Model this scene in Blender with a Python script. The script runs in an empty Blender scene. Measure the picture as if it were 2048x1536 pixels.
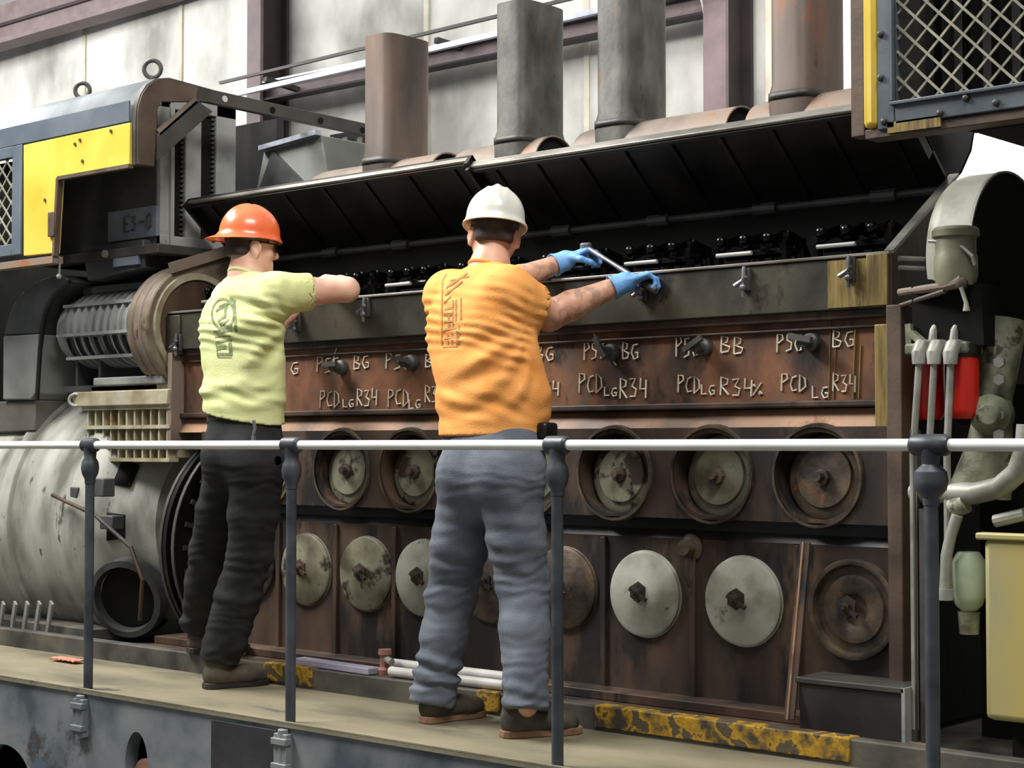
import bpy, bmesh, math, random
import numpy as np
from mathutils import Vector, Matrix
from mathutils.bvhtree import BVHTree
random.seed(7)
C = bpy.context.scene.collection
PI = math.pi

# ------------------------------------------------------------------ camera
F = 3400.0; CX = 1024.0; CY = 768.0; HZ = 890.0; XV = -2800.0
pitch = math.atan((HZ-CY)/F)
beta = math.atan((CX-XV)*math.cos(pitch)/F)
cam_d = bpy.data.cameras.new('camera'); cam = bpy.data.objects.new('camera', cam_d); C.objects.link(cam)
cam_d.sensor_width = 36.0; cam_d.lens = F/2048.0*36.0
cam_d.clip_end = 200
fw = Vector((-math.cos(beta)*math.cos(pitch), math.sin(beta)*math.cos(pitch), math.sin(pitch)))
rt = Vector((math.sin(beta), math.cos(beta), 0)); upv = rt.cross(fw)
cam.matrix_world = Matrix(((rt.x, upv.x, -fw.x, 0), (rt.y, upv.y, -fw.y, 0), (rt.z, upv.z, -fw.z, 1.0), (0, 0, 0, 1)))
bpy.context.scene.camera = cam

def at(px, py, Y=None, X=None, z=None):
    """world point seen at photo pixel px,py lying on the plane Y=.., X=.. or z=.."""
    d = fw + rt*((px-CX)/F) - upv*((py-CY)/F)
    t = Y/d.y if Y is not None else (X/d.x if X is not None else (z-1.0)/d.z)
    return Vector((0, 0, 1)) + d*t

# ------------------------------------------------------------------ world, lights, exposure
sc = bpy.context.scene
sc.view_settings.view_transform = 'Standard'; sc.view_settings.look = 'None'
sc.view_settings.exposure = 0.0; sc.view_settings.gamma = 1.0; sc.view_settings.use_curve_mapping = False
w = bpy.data.worlds.new('world'); sc.world = w; w.use_nodes = True
w.node_tree.nodes['Background'].inputs[0].default_value = (0.93, 0.97, 1.0, 1)
w.node_tree.nodes['Background'].inputs[1].default_value = 0.26
def area(name, loc, target, sx, sy, power, col=(1, 0.98, 0.95)):
    l = bpy.data.lights.new(name, 'AREA'); l.shape = 'RECTANGLE'; l.size = sx; l.size_y = sy; l.energy = power; l.color = col
    o = bpy.data.objects.new(name, l); C.objects.link(o); o.location = loc
    o.rotation_euler = (Vector(target)-Vector(loc)).to_track_quat('-Z', 'Y').to_euler()
    return o
area('skylight_lamp', (-8.6, 2.3, 6.4), (-5.2, 4.6, 1.2), 4.5, 1.6, 1050)
area('right_fill', (-1.2, 2.6, 6.3), (-5.5, 5.2, 1.4), 3.0, 1.5, 330)  # unseen fill added on the right to brighten the hood interior
area('wall_fill', (-18.0, 7.6, 6.4), (-17.5, 12.0, 4.4), 9.0, 1.5, 540)  # unseen light added to brighten the left of the back wall
area('wall_fill', (-5.5, 8.5, 6.4), (-6.0, 12.0, 3.5), 6.0, 1.5, 300)  # second unseen light added for the back wall, right part

# ------------------------------------------------------------------ materials
def rgb(r, g, b):
    f = lambda c: (c/255/12.92 if c/255 <= 0.04045 else ((c/255+0.055)/1.055)**2.4)
    return (f(r), f(g), f(b), 1)
MATS = {}
def mat(name, cols, scale=6, rough=0.6, metal=0.0, bump=0.15, stretch=(1, 1, 1), pos=None, spots=None, detail=8, bscale=None, coat=0, spec=0.5, rvar=0.1):
    """noise driven paint / rust / grime; spots = (colour, scale, threshold)"""
    m = bpy.data.materials.new(name); m.use_nodes = True; nt = m.node_tree; N = nt.nodes; L = nt.links
    b = N['Principled BSDF']; b.inputs['Metallic'].default_value = metal; b.inputs['Specular IOR Level'].default_value = spec
    b.inputs['Coat Weight'].default_value = coat
    tc = N.new('ShaderNodeTexCoord'); mp = N.new('ShaderNodeMapping'); mp.inputs['Scale'].default_value = stretch
    geo = N.new('ShaderNodeNewGeometry')
    L.new(geo.outputs['Position'], mp.inputs['Vector'])
    n = N.new('ShaderNodeTexNoise'); n.inputs['Scale'].default_value = scale; n.inputs['Detail'].default_value = detail; n.inputs['Roughness'].default_value = 0.5
    L.new(mp.outputs[0], n.inputs['Vector'])
    cr = N.new('ShaderNodeValToRGB'); el = cr.color_ramp.elements
    k = len(cols)
    pos = pos or [0.34+0.32*i/max(1, k-1) for i in range(k)]
    while len(el) < k: el.new(0.5)
    for i in range(k): el[i].position = pos[i]; el[i].color = cols[i]
    L.new(n.outputs['Fac'], cr.inputs['Fac'])
    colout = cr.outputs['Color']
    if spots:
        for (sc_, ss, th) in (spots if isinstance(spots, list) else [spots]):
            n2 = N.new('ShaderNodeTexNoise'); n2.inputs['Scale'].default_value = ss; n2.inputs['Detail'].default_value = 6; n2.inputs['Roughness'].default_value = 0.65
            L.new(mp.outputs[0], n2.inputs['Vector'])
            r2 = N.new('ShaderNodeValToRGB'); r2.color_ramp.elements[0].position = th; r2.color_ramp.elements[1].position = th+0.06
            L.new(n2.outputs['Fac'], r2.inputs['Fac'])
            mx = N.new('ShaderNodeMixRGB'); L.new(r2.outputs['Color'], mx.inputs['Fac']); L.new(colout, mx.inputs['Color1']); mx.inputs['Color2'].default_value = sc_
            colout = mx.outputs['Color']
    L.new(colout, b.inputs['Base Color'])
    rm = N.new('ShaderNodeMapRange'); rm.inputs[3].default_value = max(0.03, rough-rvar); rm.inputs[4].default_value = min(1, rough+rvar)
    L.new(n.outputs['Fac'], rm.inputs[0]); L.new(rm.outputs[0], b.inputs['Roughness'])
    if bump:
        nb = N.new('ShaderNodeTexNoise'); nb.inputs['Scale'].default_value = bscale or scale*5; nb.inputs['Detail'].default_value = 4
        L.new(mp.outputs[0], nb.inputs['Vector'])
        bp = N.new('ShaderNodeBump'); bp.inputs['Strength'].default_value = bump; bp.inputs['Distance'].default_value = 0.01
        L.new(nb.outputs['Fac'], bp.inputs['Height']); L.new(bp.outputs[0], b.inputs['Normal'])
    MATS[name] = m
    return m
def emis(name, col, s):
    m = bpy.data.materials.new(name); m.use_nodes = True; b = m.node_tree.nodes['Principled BSDF']
    b.inputs['Emission Color'].default_value = col; b.inputs['Emission Strength'].default_value = s; b.inputs['Base Color'].default_value = col
    return m

m_wall = mat('insulated_wall', [rgb(140, 140, 134), rgb(196, 196, 190), rgb(226, 226, 223)], 1.0, 0.75, bump=0.3, bscale=3, stretch=(1, 1, 0.7), pos=[0.34, 0.5, 0.66])
m_ceil = mat('roof_liner', [rgb(232, 236, 240), rgb(245, 246, 246)], 1, 0.7)
m_floor = mat('shop_floor', [rgb(50, 48, 44), rgb(84, 80, 74)], 2, 0.7)
m_purl = mat('red_oxide_steel', [rgb(98, 84, 86), rgb(122, 106, 108)], 4, 0.6, bump=0.05)
m_colshade = mat('shaded_oxide_steel', [rgb(26, 21, 22), rgb(42, 32, 32)], 4, 0.65, bump=0.05)  # shadow side of the columns painted in as darker steel
m_galv = mat('galvanised', [rgb(150, 155, 168), rgb(190, 194, 205)], 8, 0.4, 0.5, 0.05)
m_black = mat('oily_black', [rgb(9, 9, 9), rgb(20, 20, 19), rgb(32, 31, 28)], 5, 0.42, 0.2, 0.1, stretch=(1, 1, 0.4))
m_void = mat('black_interior', [rgb(12, 12, 12), rgb(24, 24, 22)], 4, 0.9, spec=0.2)  # near-black that paints the unlit depth of openings and enclosed spaces
m_gloss = mat('oil_wet_steel', [rgb(6, 6, 7), rgb(26, 26, 28)], 12, 0.16, 0.7, 0.1)
m_rust = mat('rust_brown', [rgb(42, 31, 26), rgb(84, 58, 43), rgb(122, 80, 53), rgb(92, 72, 57)], 4.5, 0.62, 0.15, 0.25, stretch=(1, 1, 0.55), spots=[(rgb(38, 30, 26), 3.1, 0.58), (rgb(128, 78, 48), 7, 0.66)])
m_rustlow = mat('rust_dark', [rgb(30, 25, 21), rgb(62, 47, 37), rgb(90, 69, 52)], 4, 0.6, 0.1, 0.25, stretch=(1, 1, 0.35), spots=[(rgb(24, 21, 19), 2.6, 0.54), (rgb(150, 92, 40), 5, 0.69)])
m_rustlight = mat('lit_rust_tan', [rgb(92, 72, 58), rgb(140, 106, 80), rgb(158, 122, 92)], 4, 0.6, 0.1, 0.2, stretch=(1, 1, 0.6), spots=(rgb(122, 74, 46), 4, 0.6))  # lighter rust: light caught by the shoulder is painted in
m_deckwall = mat('oily_green_steel', [rgb(36, 36, 31), rgb(60, 59, 49), rgb(78, 74, 58)], 4, 0.42, 0.2, 0.15, stretch=(1, 1, 0.7), spots=[(rgb(34, 28, 22), 4, 0.56), (rgb(122, 100, 50), 2.3, 0.68)])
m_stain = mat('yellow_stain', [rgb(86, 70, 34), rgb(140, 120, 64), rgb(80, 66, 36)], 9, 0.5, 0.1, 0.2, stretch=(2, 1, 0.25))
m_edge = mat('lit_bright_edge', [rgb(110, 108, 100), rgb(170, 166, 156)], 9, 0.35, 0.6, 0.1, stretch=(0.3, 1, 1))  # polished rims and free edges, their lit line painted bright
m_cream = mat('greasy_cream_cover', [rgb(118, 118, 102), rgb(158, 160, 146), rgb(174, 176, 164)], 5, 0.5, 0.05, 0.12, spots=[(rgb(96, 84, 62), 6, 0.63), (rgb(70, 62, 50), 14, 0.66)])
m_cream2 = mat('olive_cream_cover', [rgb(66, 62, 46), rgb(112, 110, 90), rgb(136, 136, 116)], 5, 0.45, 0.05, 0.15, spots=[(rgb(50, 40, 28), 5, 0.55), (rgb(140, 96, 40), 9, 0.68)])
m_covdark = mat('burnt_cover', [rgb(32, 28, 25), rgb(70, 60, 50), rgb(100, 84, 62)], 8, 0.5, 0.2, 0.2, spots=(rgb(112, 72, 40), 9, 0.62))
m_yellow = mat('yellow_paint', [rgb(204, 170, 54), rgb(214, 184, 70), rgb(220, 192, 84)], 3, 0.45, 0, 0.04, spots=(rgb(140, 116, 40), 13, 0.70))
m_hoodroof = mat('lit_hood_grey', [rgb(112, 120, 124), rgb(140, 146, 148), rgb(158, 160, 156)], 3, 0.5, 0, 0.05)  # roof grey, with light on the curved top painted in
m_hoodside = mat('slate_hood_paint', [rgb(78, 88, 98), rgb(96, 104, 112)], 4, 0.5, 0, 0.05)
m_slate = mat('slate_frame_paint', [rgb(64, 71, 78), rgb(88, 95, 101)], 5, 0.5, 0, 0.08, spots=(rgb(56, 54, 52), 11, 0.66))
m_frame = mat('grimy_frame_steel', [rgb(52, 50, 46), rgb(74, 72, 68)], 5, 0.55, 0.1, 0.1)
m_framebrown = mat('brown_frame_steel', [rgb(70, 56, 46), rgb(96, 80, 66)], 6, 0.6, 0.1, 0.15)
m_grey = mat('grey_machine_paint', [rgb(112, 114, 112), rgb(146, 148, 145), rgb(160, 161, 157)], 5, 0.55, 0, 0.1, spots=(rgb(86, 84, 78), 7, 0.64))
m_greydk = mat('dark_machine_paint', [rgb(40, 42, 42), rgb(60, 62, 62), rgb(74, 76, 75)], 4, 0.5, 0, 0.08)
m_duct = mat('weathered_duct', [rgb(96, 98, 94), rgb(128, 130, 126)], 3, 0.55, 0, 0.05)
m_plate = mat('stencil_plate', [rgb(98, 106, 118), rgb(118, 126, 136)], 6, 0.5, 0, 0.03)
m_fin = mat('cream_finned_casting', [rgb(128, 118, 92), rgb(160, 152, 126), rgb(172, 168, 148)], 7, 0.65, 0, 0.15, spots=(rgb(142, 112, 70), 5, 0.6))
m_gen = mat('generator_grey', [rgb(96, 96, 86), rgb(146, 147, 138), rgb(172, 172, 162)], 3.5, 0.55, 0, 0.12, stretch=(1.5, 1, 0.6), spots=(rgb(70, 70, 64), 9, 0.62))
m_scroll = mat('brown_grey_blower', [rgb(84, 74, 62), rgb(120, 108, 92), rgb(134, 124, 108)], 5, 0.5, 0.1, 0.1, spots=(rgb(84, 60, 44), 6, 0.6))
m_stackr = mat('brown_stack', [rgb(66, 58, 53), rgb(92, 79, 70), rgb(112, 92, 78)], 4, 0.6, 0.2, 0.12, stretch=(1.3, 1.3, 0.4), spots=[(rgb(124, 78, 56), 3.5, 0.60), (rgb(60, 54, 50), 7, 0.63)])
m_stackg = mat('sooty_stack', [rgb(50, 50, 46), rgb(74, 74, 69), rgb(100, 99, 92)], 6, 0.6, 0.2, 0.2, stretch=(1.3, 1.3, 0.7), spots=[(rgb(100, 72, 54), 3.2, 0.60), (rgb(44, 43, 40), 8, 0.62)])
m_manif = mat('rusty_manifold', [rgb(100, 89, 80), rgb(128, 114, 102), rgb(134, 116, 98)], 4, 0.6, 0.1, 0.15, spots=(rgb(140, 98, 70), 4, 0.6))
m_walk = mat('dusty_walkway', [rgb(94, 88, 70), rgb(122, 116, 93), rgb(136, 128, 105)], 2.2, 0.7, 0, 0.15, stretch=(0.7, 1.6, 1), bscale=40, spots=(rgb(88, 84, 72), 3, 0.62))
m_kerb = mat('dirty_kerb', [rgb(44, 42, 40), rgb(74, 72, 66), rgb(96, 90, 78)], 5, 0.6, 0, 0.2, spots=(rgb(120, 100, 70), 6, 0.64))
m_kerby = mat('chipped_yellow', [rgb(66, 60, 48), rgb(138, 108, 36), rgb(186, 142, 26), rgb(84, 74, 54)], 9, 0.6, 0, 0.25, pos=[0.40, 0.47, 0.55, 0.58], stretch=(1.5, 1, 1.5))
m_sill = mat('blue_grey_sill', [rgb(80, 88, 96), rgb(120, 126, 128), rgb(142, 145, 143)], 3.2, 0.5, 0.1, 0.12, spots=[(rgb(74, 72, 72), 2.4, 0.6), (rgb(88, 100, 116), 4, 0.60)])
m_rail = mat('white_rail_paint', [rgb(236, 236, 232), rgb(250, 250, 246)], 6, 0.4, 0, 0.02)
m_post = mat('blue_black_post', [rgb(54, 58, 63), rgb(82, 87, 93)], 8, 0.45, 0.2, 0.06)
m_red = mat('red_canister', [rgb(176, 22, 10), rgb(200, 32, 14)], 5, 0.35, 0, 0.03)
m_pipe = mat('pale_pipe', [rgb(120, 122, 112), rgb(160, 160, 150)], 9, 0.5, 0.2, 0.1)
m_moss = mat('mottled_green_casting', [rgb(66, 68, 52), rgb(120, 124, 100), rgb(150, 152, 130)], 9, 0.6, 0, 0.3, spots=(rgb(72, 72, 58), 9, 0.60))
m_palegreen = mat('pale_green_paint', [rgb(150, 164, 138), rgb(186, 200, 172)], 6, 0.5, 0, 0.05)
m_tank = mat('faded_cream_tank', [rgb(136, 128, 84), rgb(162, 156, 114), rgb(176, 160, 92)], 3, 0.5, 0, 0.06, stretch=(1, 1, 0.5), spots=(rgb(170, 140, 76), 5, 0.64))
m_chalk = mat('chalk', [rgb(196, 186, 166), rgb(222, 214, 196)], 20, 0.9, 0, 0)
m_chrome = mat('bright_steel', [rgb(110, 112, 118), rgb(150, 152, 158)], 9, 0.35, 0.7, 0.03)
m_mesh = mat('dusty_wire', [rgb(120, 118, 100), rgb(150, 148, 130)], 9, 0.6, 0.2, 0)
m_lilac = mat('lilac_bar', [rgb(150, 146, 168), rgb(176, 170, 186)], 6, 0.5, 0, 0.05)
m_white = mat('white_tube', [rgb(190, 188, 182), rgb(214, 212, 206)], 9, 0.5, 0, 0.05)
m_orange_rag = mat('faded_orange_cloth', [rgb(190, 118, 94), rgb(214, 140, 116)], 15, 0.9, 0, 0.2)
m_pink = mat('pinkish_pipe_end', [rgb(140, 98, 84), rgb(176, 126, 108)], 15, 0.6, 0, 0.1)

# ------------------------------------------------------------------ mesh builder
ORG = {}
class MB:
    def __init__(s): s.v = []; s.f = []
    def add(s, vs, fs):
        n = len(s.v); s.v += [tuple(v) for v in vs]; s.f += [tuple(i+n for i in f) for f in fs]; return s
    def box(s, x0, x1, y0, y1, z0, z1):
        vs = [(x, y, z) for x in (x0, x1) for y in (y0, y1) for z in (z0, z1)]
        return s.add(vs, [(0, 1, 3, 2), (4, 6, 7, 5), (0, 4, 5, 1), (2, 3, 7, 6), (0, 2, 6, 4), (1, 5, 7, 3)])
    def prism(s, poly, ext):
        n = len(poly); a = [Vector(p) for p in poly]; e = Vector(ext)
        fs = [tuple(range(n)), tuple(range(2*n-1, n-1, -1))]+[(i, i+n, (i+1) % n+n, (i+1) % n) for i in range(n)]
        return s.add(a+[p+e for p in a], fs)
    def bar(s, p0, p1, wx, wy, up=(0, 0, 1)):
        p0 = Vector(p0); p1 = Vector(p1); d = (p1-p0).normalized(); u = Vector(up)
        if abs(d.dot(u)) > 0.98: u = Vector((1, 0, 0))
        sx = d.cross(u).normalized(); sy = sx.cross(d)
        q = [p0+sx*a*wx/2+sy*b_*wy/2 for a, b_ in ((-1, -1), (1, -1), (1, 1), (-1, 1))]
        return s.prism(q, p1-p0)
    def tube(s, path, r, n=12, cap=True, rx=1.0, up=(0.03, 0.02, 1)):
        path = [Vector(p) for p in path]; m = len(path); rs = r if isinstance(r, (list, tuple)) else [r]*m
        vs = []; prev = None
        for i, p in enumerate(path):
            d = (path[min(i+1, m-1)]-path[max(i-1, 0)]).normalized()
            u = prev if prev else Vector(up)
            a = u-d*u.dot(d)
            if a.length < 1e-3: a = Vector((1, 0.01, 0))-d*Vector((1, 0.01, 0)).dot(d)
            a.normalize(); prev = a; b_ = d.cross(a)
            for k in range(n):
                t = 2*PI*k/n; vs.append(p+a*(rs[i]*math.cos(t))+b_*(rs[i]*rx*math.sin(t)))
        fs = [(i*n+k, i*n+(k+1) % n, (i+1)*n+(k+1) % n, (i+1)*n+k) for i in range(m-1) for k in range(n)]
        if cap: fs += [tuple(range(n-1, -1, -1)), tuple(range((m-1)*n, m*n))]
        return s.add(vs, fs)
    def lathe(s, o, ax, prof, n=32, cap=True, sx=1.0, up=(0, 0, 1)):
        """prof = [(distance along the axis, radius)]"""
        o = Vector(o); d = Vector(ax).normalized(); u = Vector(up)
        a = (u-d*u.dot(d))
        if a.length < 1e-3: a = Vector((1, 0, 0))
        a.normalize(); b_ = d.cross(a); vs = []
        for (h, r) in prof:
            for k in range(n):
                t = 2*PI*k/n; vs.append(o+d*h+a*(r*math.cos(t))+b_*(r*sx*math.sin(t)))
        m = len(prof)
        fs = [(i*n+k, i*n+(k+1) % n, (i+1)*n+(k+1) % n, (i+1)*n+k) for i in range(m-1) for k in range(n)]
        if cap: fs += [tuple(range(n-1, -1, -1)), tuple(range((m-1)*n, m*n))]
        return s.add(vs, fs)
    def ball(s, c, r, n=12):
        return s.lathe((c[0], c[1], c[2]), (0, 0, 1), [(-r*math.cos(PI*i/8), max(1e-4, r*math.sin(PI*i/8))) for i in range(9)], n)
    def hole(s, x0, x1, z0, z1, cx, cz, r, Y, depth, n=40, rz=None):
        """wall panel in the XZ plane with a round hole and its inner sleeve"""
        rz = rz or r; ci = []; bo = []
        for k in range(n):
            t = 2*PI*(k+0.5)/n; dx, dz = math.cos(t), math.sin(t)
            ci.append((cx+r*dx, Y, cz+rz*dz))
            tx = ((x1-cx) if dx > 0 else (x0-cx))/dx; tz = ((z1-cz) if dz > 0 else (z0-cz))/dz
            q = min(tx, tz); bo.append([cx+q*dx, Y, cz+q*dz])
        for (px, pz) in ((x0, z0), (x1, z0), (x0, z1), (x1, z1)):
            j = min(range(n), key=lambda i: (bo[i][0]-px)**2+(bo[i][2]-pz)**2); bo[j] = [px, Y, pz]
        inn = [(x, Y+depth, z) for x, y, z in ci]
        fs = []
        for k in range(n):
            k2 = (k+1) % n; fs += [(k, k2, n+k2, n+k), (k, 2*n+k, 2*n+k2, k2)]
        return s.add(ci+bo+inn, fs)
    def build(s, name, m, parent=None, bevel=0, sharp=35, sub=0, solid=0, loc=None):
        o_ = Vector(ORG[parent.name]) if parent else Vector(loc or (0, 0, 0))
        me = bpy.data.meshes.new(name)
        me.from_pydata([(v[0]-o_.x, v[1]-o_.y, v[2]-o_.z) for v in s.v], [], s.f)
        bm = bmesh.new(); bm.from_mesh(me); bmesh.ops.recalc_face_normals(bm, faces=bm.faces); bm.to_mesh(me); bm.free()
        me.polygons.foreach_set('use_smooth', [True]*len(me.polygons)); me.set_sharp_from_angle(angle=math.radians(sharp))
        me.materials.append(m)
        o = bpy.data.objects.new(name, me); C.objects.link(o)
        if parent: o.parent = parent
        else: o.location = o_
        ORG[o.name] = tuple(o_)
        if solid:
            q = o.modifiers.new('s', 'SOLIDIFY'); q.thickness = solid
        if bevel:
            q = o.modifiers.new('b', 'BEVEL'); q.width = bevel; q.segments = 2; q.limit_method = 'ANGLE'; q.angle_limit = math.radians(40)
        if sub:
            q = o.modifiers.new('u', 'SUBSURF'); q.levels = sub; q.render_levels = sub
        return o
def tag(o, label=None, cat=None, group=None, kind=None):
    if label: o['label'] = label
    if cat: o['category'] = cat
    if group: o['group'] = group
    if kind: o['kind'] = kind
    return o
def thing(name, label, cat, loc=(0, 0, 0), group=None):
    o = bpy.data.objects.new(name, None); C.objects.link(o); o.location = loc; o.empty_display_size = 0.1
    ORG[o.name] = tuple(loc)
    return tag(o, label, cat, group)
# ------------------------------------------------------------------ setting
def wy(X): return 12.05-0.05*(X+14.2)
wx = [-24.0, -18.05, -15.95, -11.73, -9.6, -7.6, -2.0, 4.0]
b = MB()
b.prism([(-30, wy(-30), -1.6), (6, wy(6), -1.6), (6, wy(6), 7.2), (-30, wy(-30), 7.2)], (0, 0.25, 0))
tag(b.build('wall_back', m_wall), kind='structure')
for i, x in enumerate(wx):
    q = MB(); q.box(x-0.03, x+0.03, wy(x)-0.025, wy(x)+0.02, -1.6, 6.9)
    tag(q.build('trim_%d' % (i+1), mat('seam_tape_%d' % i, [rgb(176, 170, 152), rgb(206, 200, 184)], 3, 0.7) if i == 0 else MATS['seam_tape_0']), kind='structure')
b = MB(); b.prism([(-30, 13, 6.75), (-30, -3, 8.4), (-30, -3, 8.6), (-30, 13, 6.95)], (36, 0, 0))
tag(b.build('ceiling', m_ceil), kind='structure')
b = MB(); b.box(-30, 6, -3, 13.5, -1.7, -1.6); tag(b.build('floor', m_floor), kind='structure')
# added glowing panel for the brightly lit back wall on the right
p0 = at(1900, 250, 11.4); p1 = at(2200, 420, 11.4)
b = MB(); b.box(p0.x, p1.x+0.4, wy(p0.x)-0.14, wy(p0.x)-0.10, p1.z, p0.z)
tag(b.build('wall_glow_1', emis('glowing_wall_panel', (1, 1, 1, 1), 1.6)), kind='structure')

def hcol(name, x, label, nearw=0.22, ztop=6.7):
    t = thing(name, label, 'column', (x, wy(x)-0.35, -1.6)); y1 = wy(x)-0.06
    q = MB(); q.box(x-nearw/2, x+nearw/2, y1-0.40, y1-0.36, -1.6, ztop); q.build('near_flange', m_purl, t)
    q = MB(); q.box(x-0.02, x+0.02, y1-0.36, y1-0.04, -1.6, ztop); q.build('web', m_colshade, t)
    q = MB(); q.box(x-nearw/2, x+nearw/2, y1-0.04, y1, -1.6, ztop); q.build('far_flange', m_colshade, t)
    return t
hcol('steel_column', -13.98, 'dark brown steel H column against the back wall behind the left worker')
hcol('steel_column', -7.84, 'brown steel H column against the back wall between the third and last exhaust stacks')
# eave beam top left
a0 = at(-60, 62, 11.6); zc = a0.z
q = MB(); x0, x1 = -22.0, -13.3
t = thing('eave_beam', 'purplish brown steel beam high along the wall at the top left corner', 'beam', (-18, wy(-18)-0.3, 6.0))
q.box(x0, x1, wy(-18)-0.40, wy(-18)-0.36, 6.18, 6.66); q.build('web', m_purl, t)
q = MB(); q.box(x0, x1, wy(-18)-0.52, wy(-18)-0.24, 6.12, 6.18); q.build('lower_flange', m_purl, t)
q = MB(); q.box(x0, x1, wy(-18)-0.44, wy(-18)-0.36, 6.37, 6.41); q.build('stiffener', m_colshade, t)
# wall girt and the cable rail over it
ga = at(540, 187, 11.75); gb = at(1420, 10, 11.5)
t = thing('wall_girt', 'purplish steel girt running along the back wall behind the exhaust stacks', 'beam', ga)
d = (gb-ga); e0 = ga-d*0.02; e1 = ga+d*1.02
q = MB(); q.bar(e0, e1, 0.05, 0.17); q.build('web', m_purl, t)
q = MB(); q.bar(e0+Vector((0, -0.06, 0.09)), e1+Vector((0, -0.06, 0.09)), 0.18, 0.02); q.build('top_flange', m_galv, t)
q = MB(); q.bar(e0+Vector((0, -0.05, -0.09)), e1+Vector((0, -0.05, -0.09)), 0.16, 0.02); q.build('lower_flange', m_colshade, t)
t = thing('cable_rail', 'pale twin conduit rail carried above the wall girt', 'rail', ga)
ra = at(440, 196, 11.3); rb = at(1420, -30, 11.05)
q = MB(); q.bar(ra, rb, 0.05, 0.05); q.build('conduit', m_galv, t)
q = MB(); q.bar(ra+Vector((0, 0, 0.16)), rb+Vector((0, 0, 0.16)), 0.03, 0.03); q.build('conduit', m_frame, t)
for px, py in ((530, 158), (872, 80)):
    p = at(px, py, 11.3); q = MB(); q.bar(p, at(px+74, py+24, 11.75), 0.06, 0.05); q.build('bracket', m_frame, t)
# bent vent hose beside the right column
t = thing('white_cable', 'thin white cable hanging in a bend beside the right column', 'cable', at(1414, 215, 11.3))
q = MB(); q.tube([at(1398, -20, 11.3), at(1408, 20, 11.3), at(1413, 70, 11.3), at(1414, 140, 11.3), at(1413, 260, 11.3)], 0.012, 8); q.build('hose', m_white, t)

# ------------------------------------------------------------------ locomotive walkway
XL, XRR = -12.5, -0.4
t = thing('locomotive_walkway', 'dusty tan locomotive walkway the two workers stand on, with its blue grey side sill', 'walkway', (-4.5, 4.4, 0))
q = MB(); q.box(XL, XRR, 4.05, 4.68, -0.014, 0.0); q.build('deck', m_walk, t)
q = MB(); q.box(XL, XRR, 4.05, 4.066, -0.001, 0.006); q.build('edge_strip', m_walk, t)
h1 = at(10, 1545, 4.06); h2 = at(273, 1525, 4.06)
q = MB(); q.box(XL, h1.x-0.4, 4.06, 4.10, -0.75, -0.012)
q.hole(h1.x-0.4, h1.x+0.35, -0.75, -0.012, h1.x, h1.z-0.06, 0.21, 4.06, 0.06, rz=0.18)
q.hole(h1.x+0.35, h2.x+0.35, -0.75, -0.012, h2.x, h2.z-0.02, 0.075, 4.06, 0.06, rz=0.14)
q.box(h2.x+0.35, XRR, 4.06, 4.10, -0.75, -0.012); q.build('side_sill', m_sill, t)
q = MB(); q.box(XL, XRR, 4.34, 4.40, -0.9, -0.014); q.build('inner_web', m_void, t)
q = MB(); q.tube([(h2.x+0.01, 4.30, h2.z-0.05), (h2.x+0.01, 4.09, h2.z-0.05)], 0.062, 20); q.build('pipe_end', m_pink, t)
dk0 = at(425, 1450, 4.06); dk1 = at(556, 1450, 4.06)
q = MB(); q.box(dk0.x, dk1.x, 4.052, 4.064, -0.75, -0.03); q.build('dark_patch', mat('dark_sill_patch', [rgb(40, 40, 42), rgb(56, 56, 58)], 4, 0.6), t, bevel=0.003)  # thin darker slab set over part of the sill
# kerb and the raised inner deck
t = thing('deck_kerb', 'dirty raised steel kerb between walkway and engine', 'kerb', (-4.5, 4.7, 0))
q = MB(); q.box(XL, XRR, 4.68, 4.74, -0.02, 0.085); q.build('kerb_bar', m_kerb, t, bevel=0.006)
q = MB(); q.box(XL, XRR, 4.74, 6.6, -0.02, 0.03); q.build('inner_deck', m_kerb, t)
for (pa, pb) in ((1190, 1700), (955, 1000), (528, 625)):
    xa = at(pa, 1440, 4.68).x; xb = at(pb, 1440, 4.68).x
    q = MB(); q.box(xa, xb, 4.674, 4.742, 0.012, 0.088); q.build('painted_band', m_kerby, t, bevel=0.004)

# ------------------------------------------------------------------ handrail
t = thing('walkway_handrail', 'white topped pipe handrail on dark posts running across the whole foreground', 'handrail', (-4.5, 4.08, 0))
q = MB(); q.tube([(XL, 4.08, 1.0), (XRR, 4.08, 1.0)], 0.0165, 16); q.build('top_rail', m_rail, t)
for i, X in enumerate((-8.45, -7.2, -5.955, -4.70, -3.44, -2.155)):
    q = MB(); q.tube([(X, 4.08, 0.95), (X, 4.08, -0.02)], 0.019, 14)
    ps = q.build('post', m_post, t)
    k = 1.25 if i == 5 else 1.0
    q = MB(); q.tube([(X-0.045*k, 4.08, 1.0), (X-0.036*k, 4.08, 1.0), (X+0.036*k, 4.08, 1.0), (X+0.045*k, 4.08, 1.0)], [0.022, 0.029, 0.029, 0.022], 16)
    q.lathe((X, 4.08, 1.0), (0, 0, -1), [(0, 0.028), (0.03, 0.026), (0.052, 0.024), (0.07, 0.034*k), (0.095, 0.037*k), (0.118, 0.033*k), (0.14, 0.022), (0.16, 0.021)], 18)
    q.build('rail_fitting', m_post, ps, bevel=0.002)
    q = MB(); q.box(X-0.035, X+0.035, 4.03, 4.066, -0.19, -0.035); q.tube([(X, 4.047, -0.02), (X, 4.047, -0.2)], 0.021, 12)
    q.box(X-0.04, X+0.04, 4.02, 4.05, -0.075, -0.05); q.box(X-0.04, X+0.04, 4.02, 4.05, -0.165, -0.14)
    q.build('foot_bracket', m_sill, ps, bevel=0.003)

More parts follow.
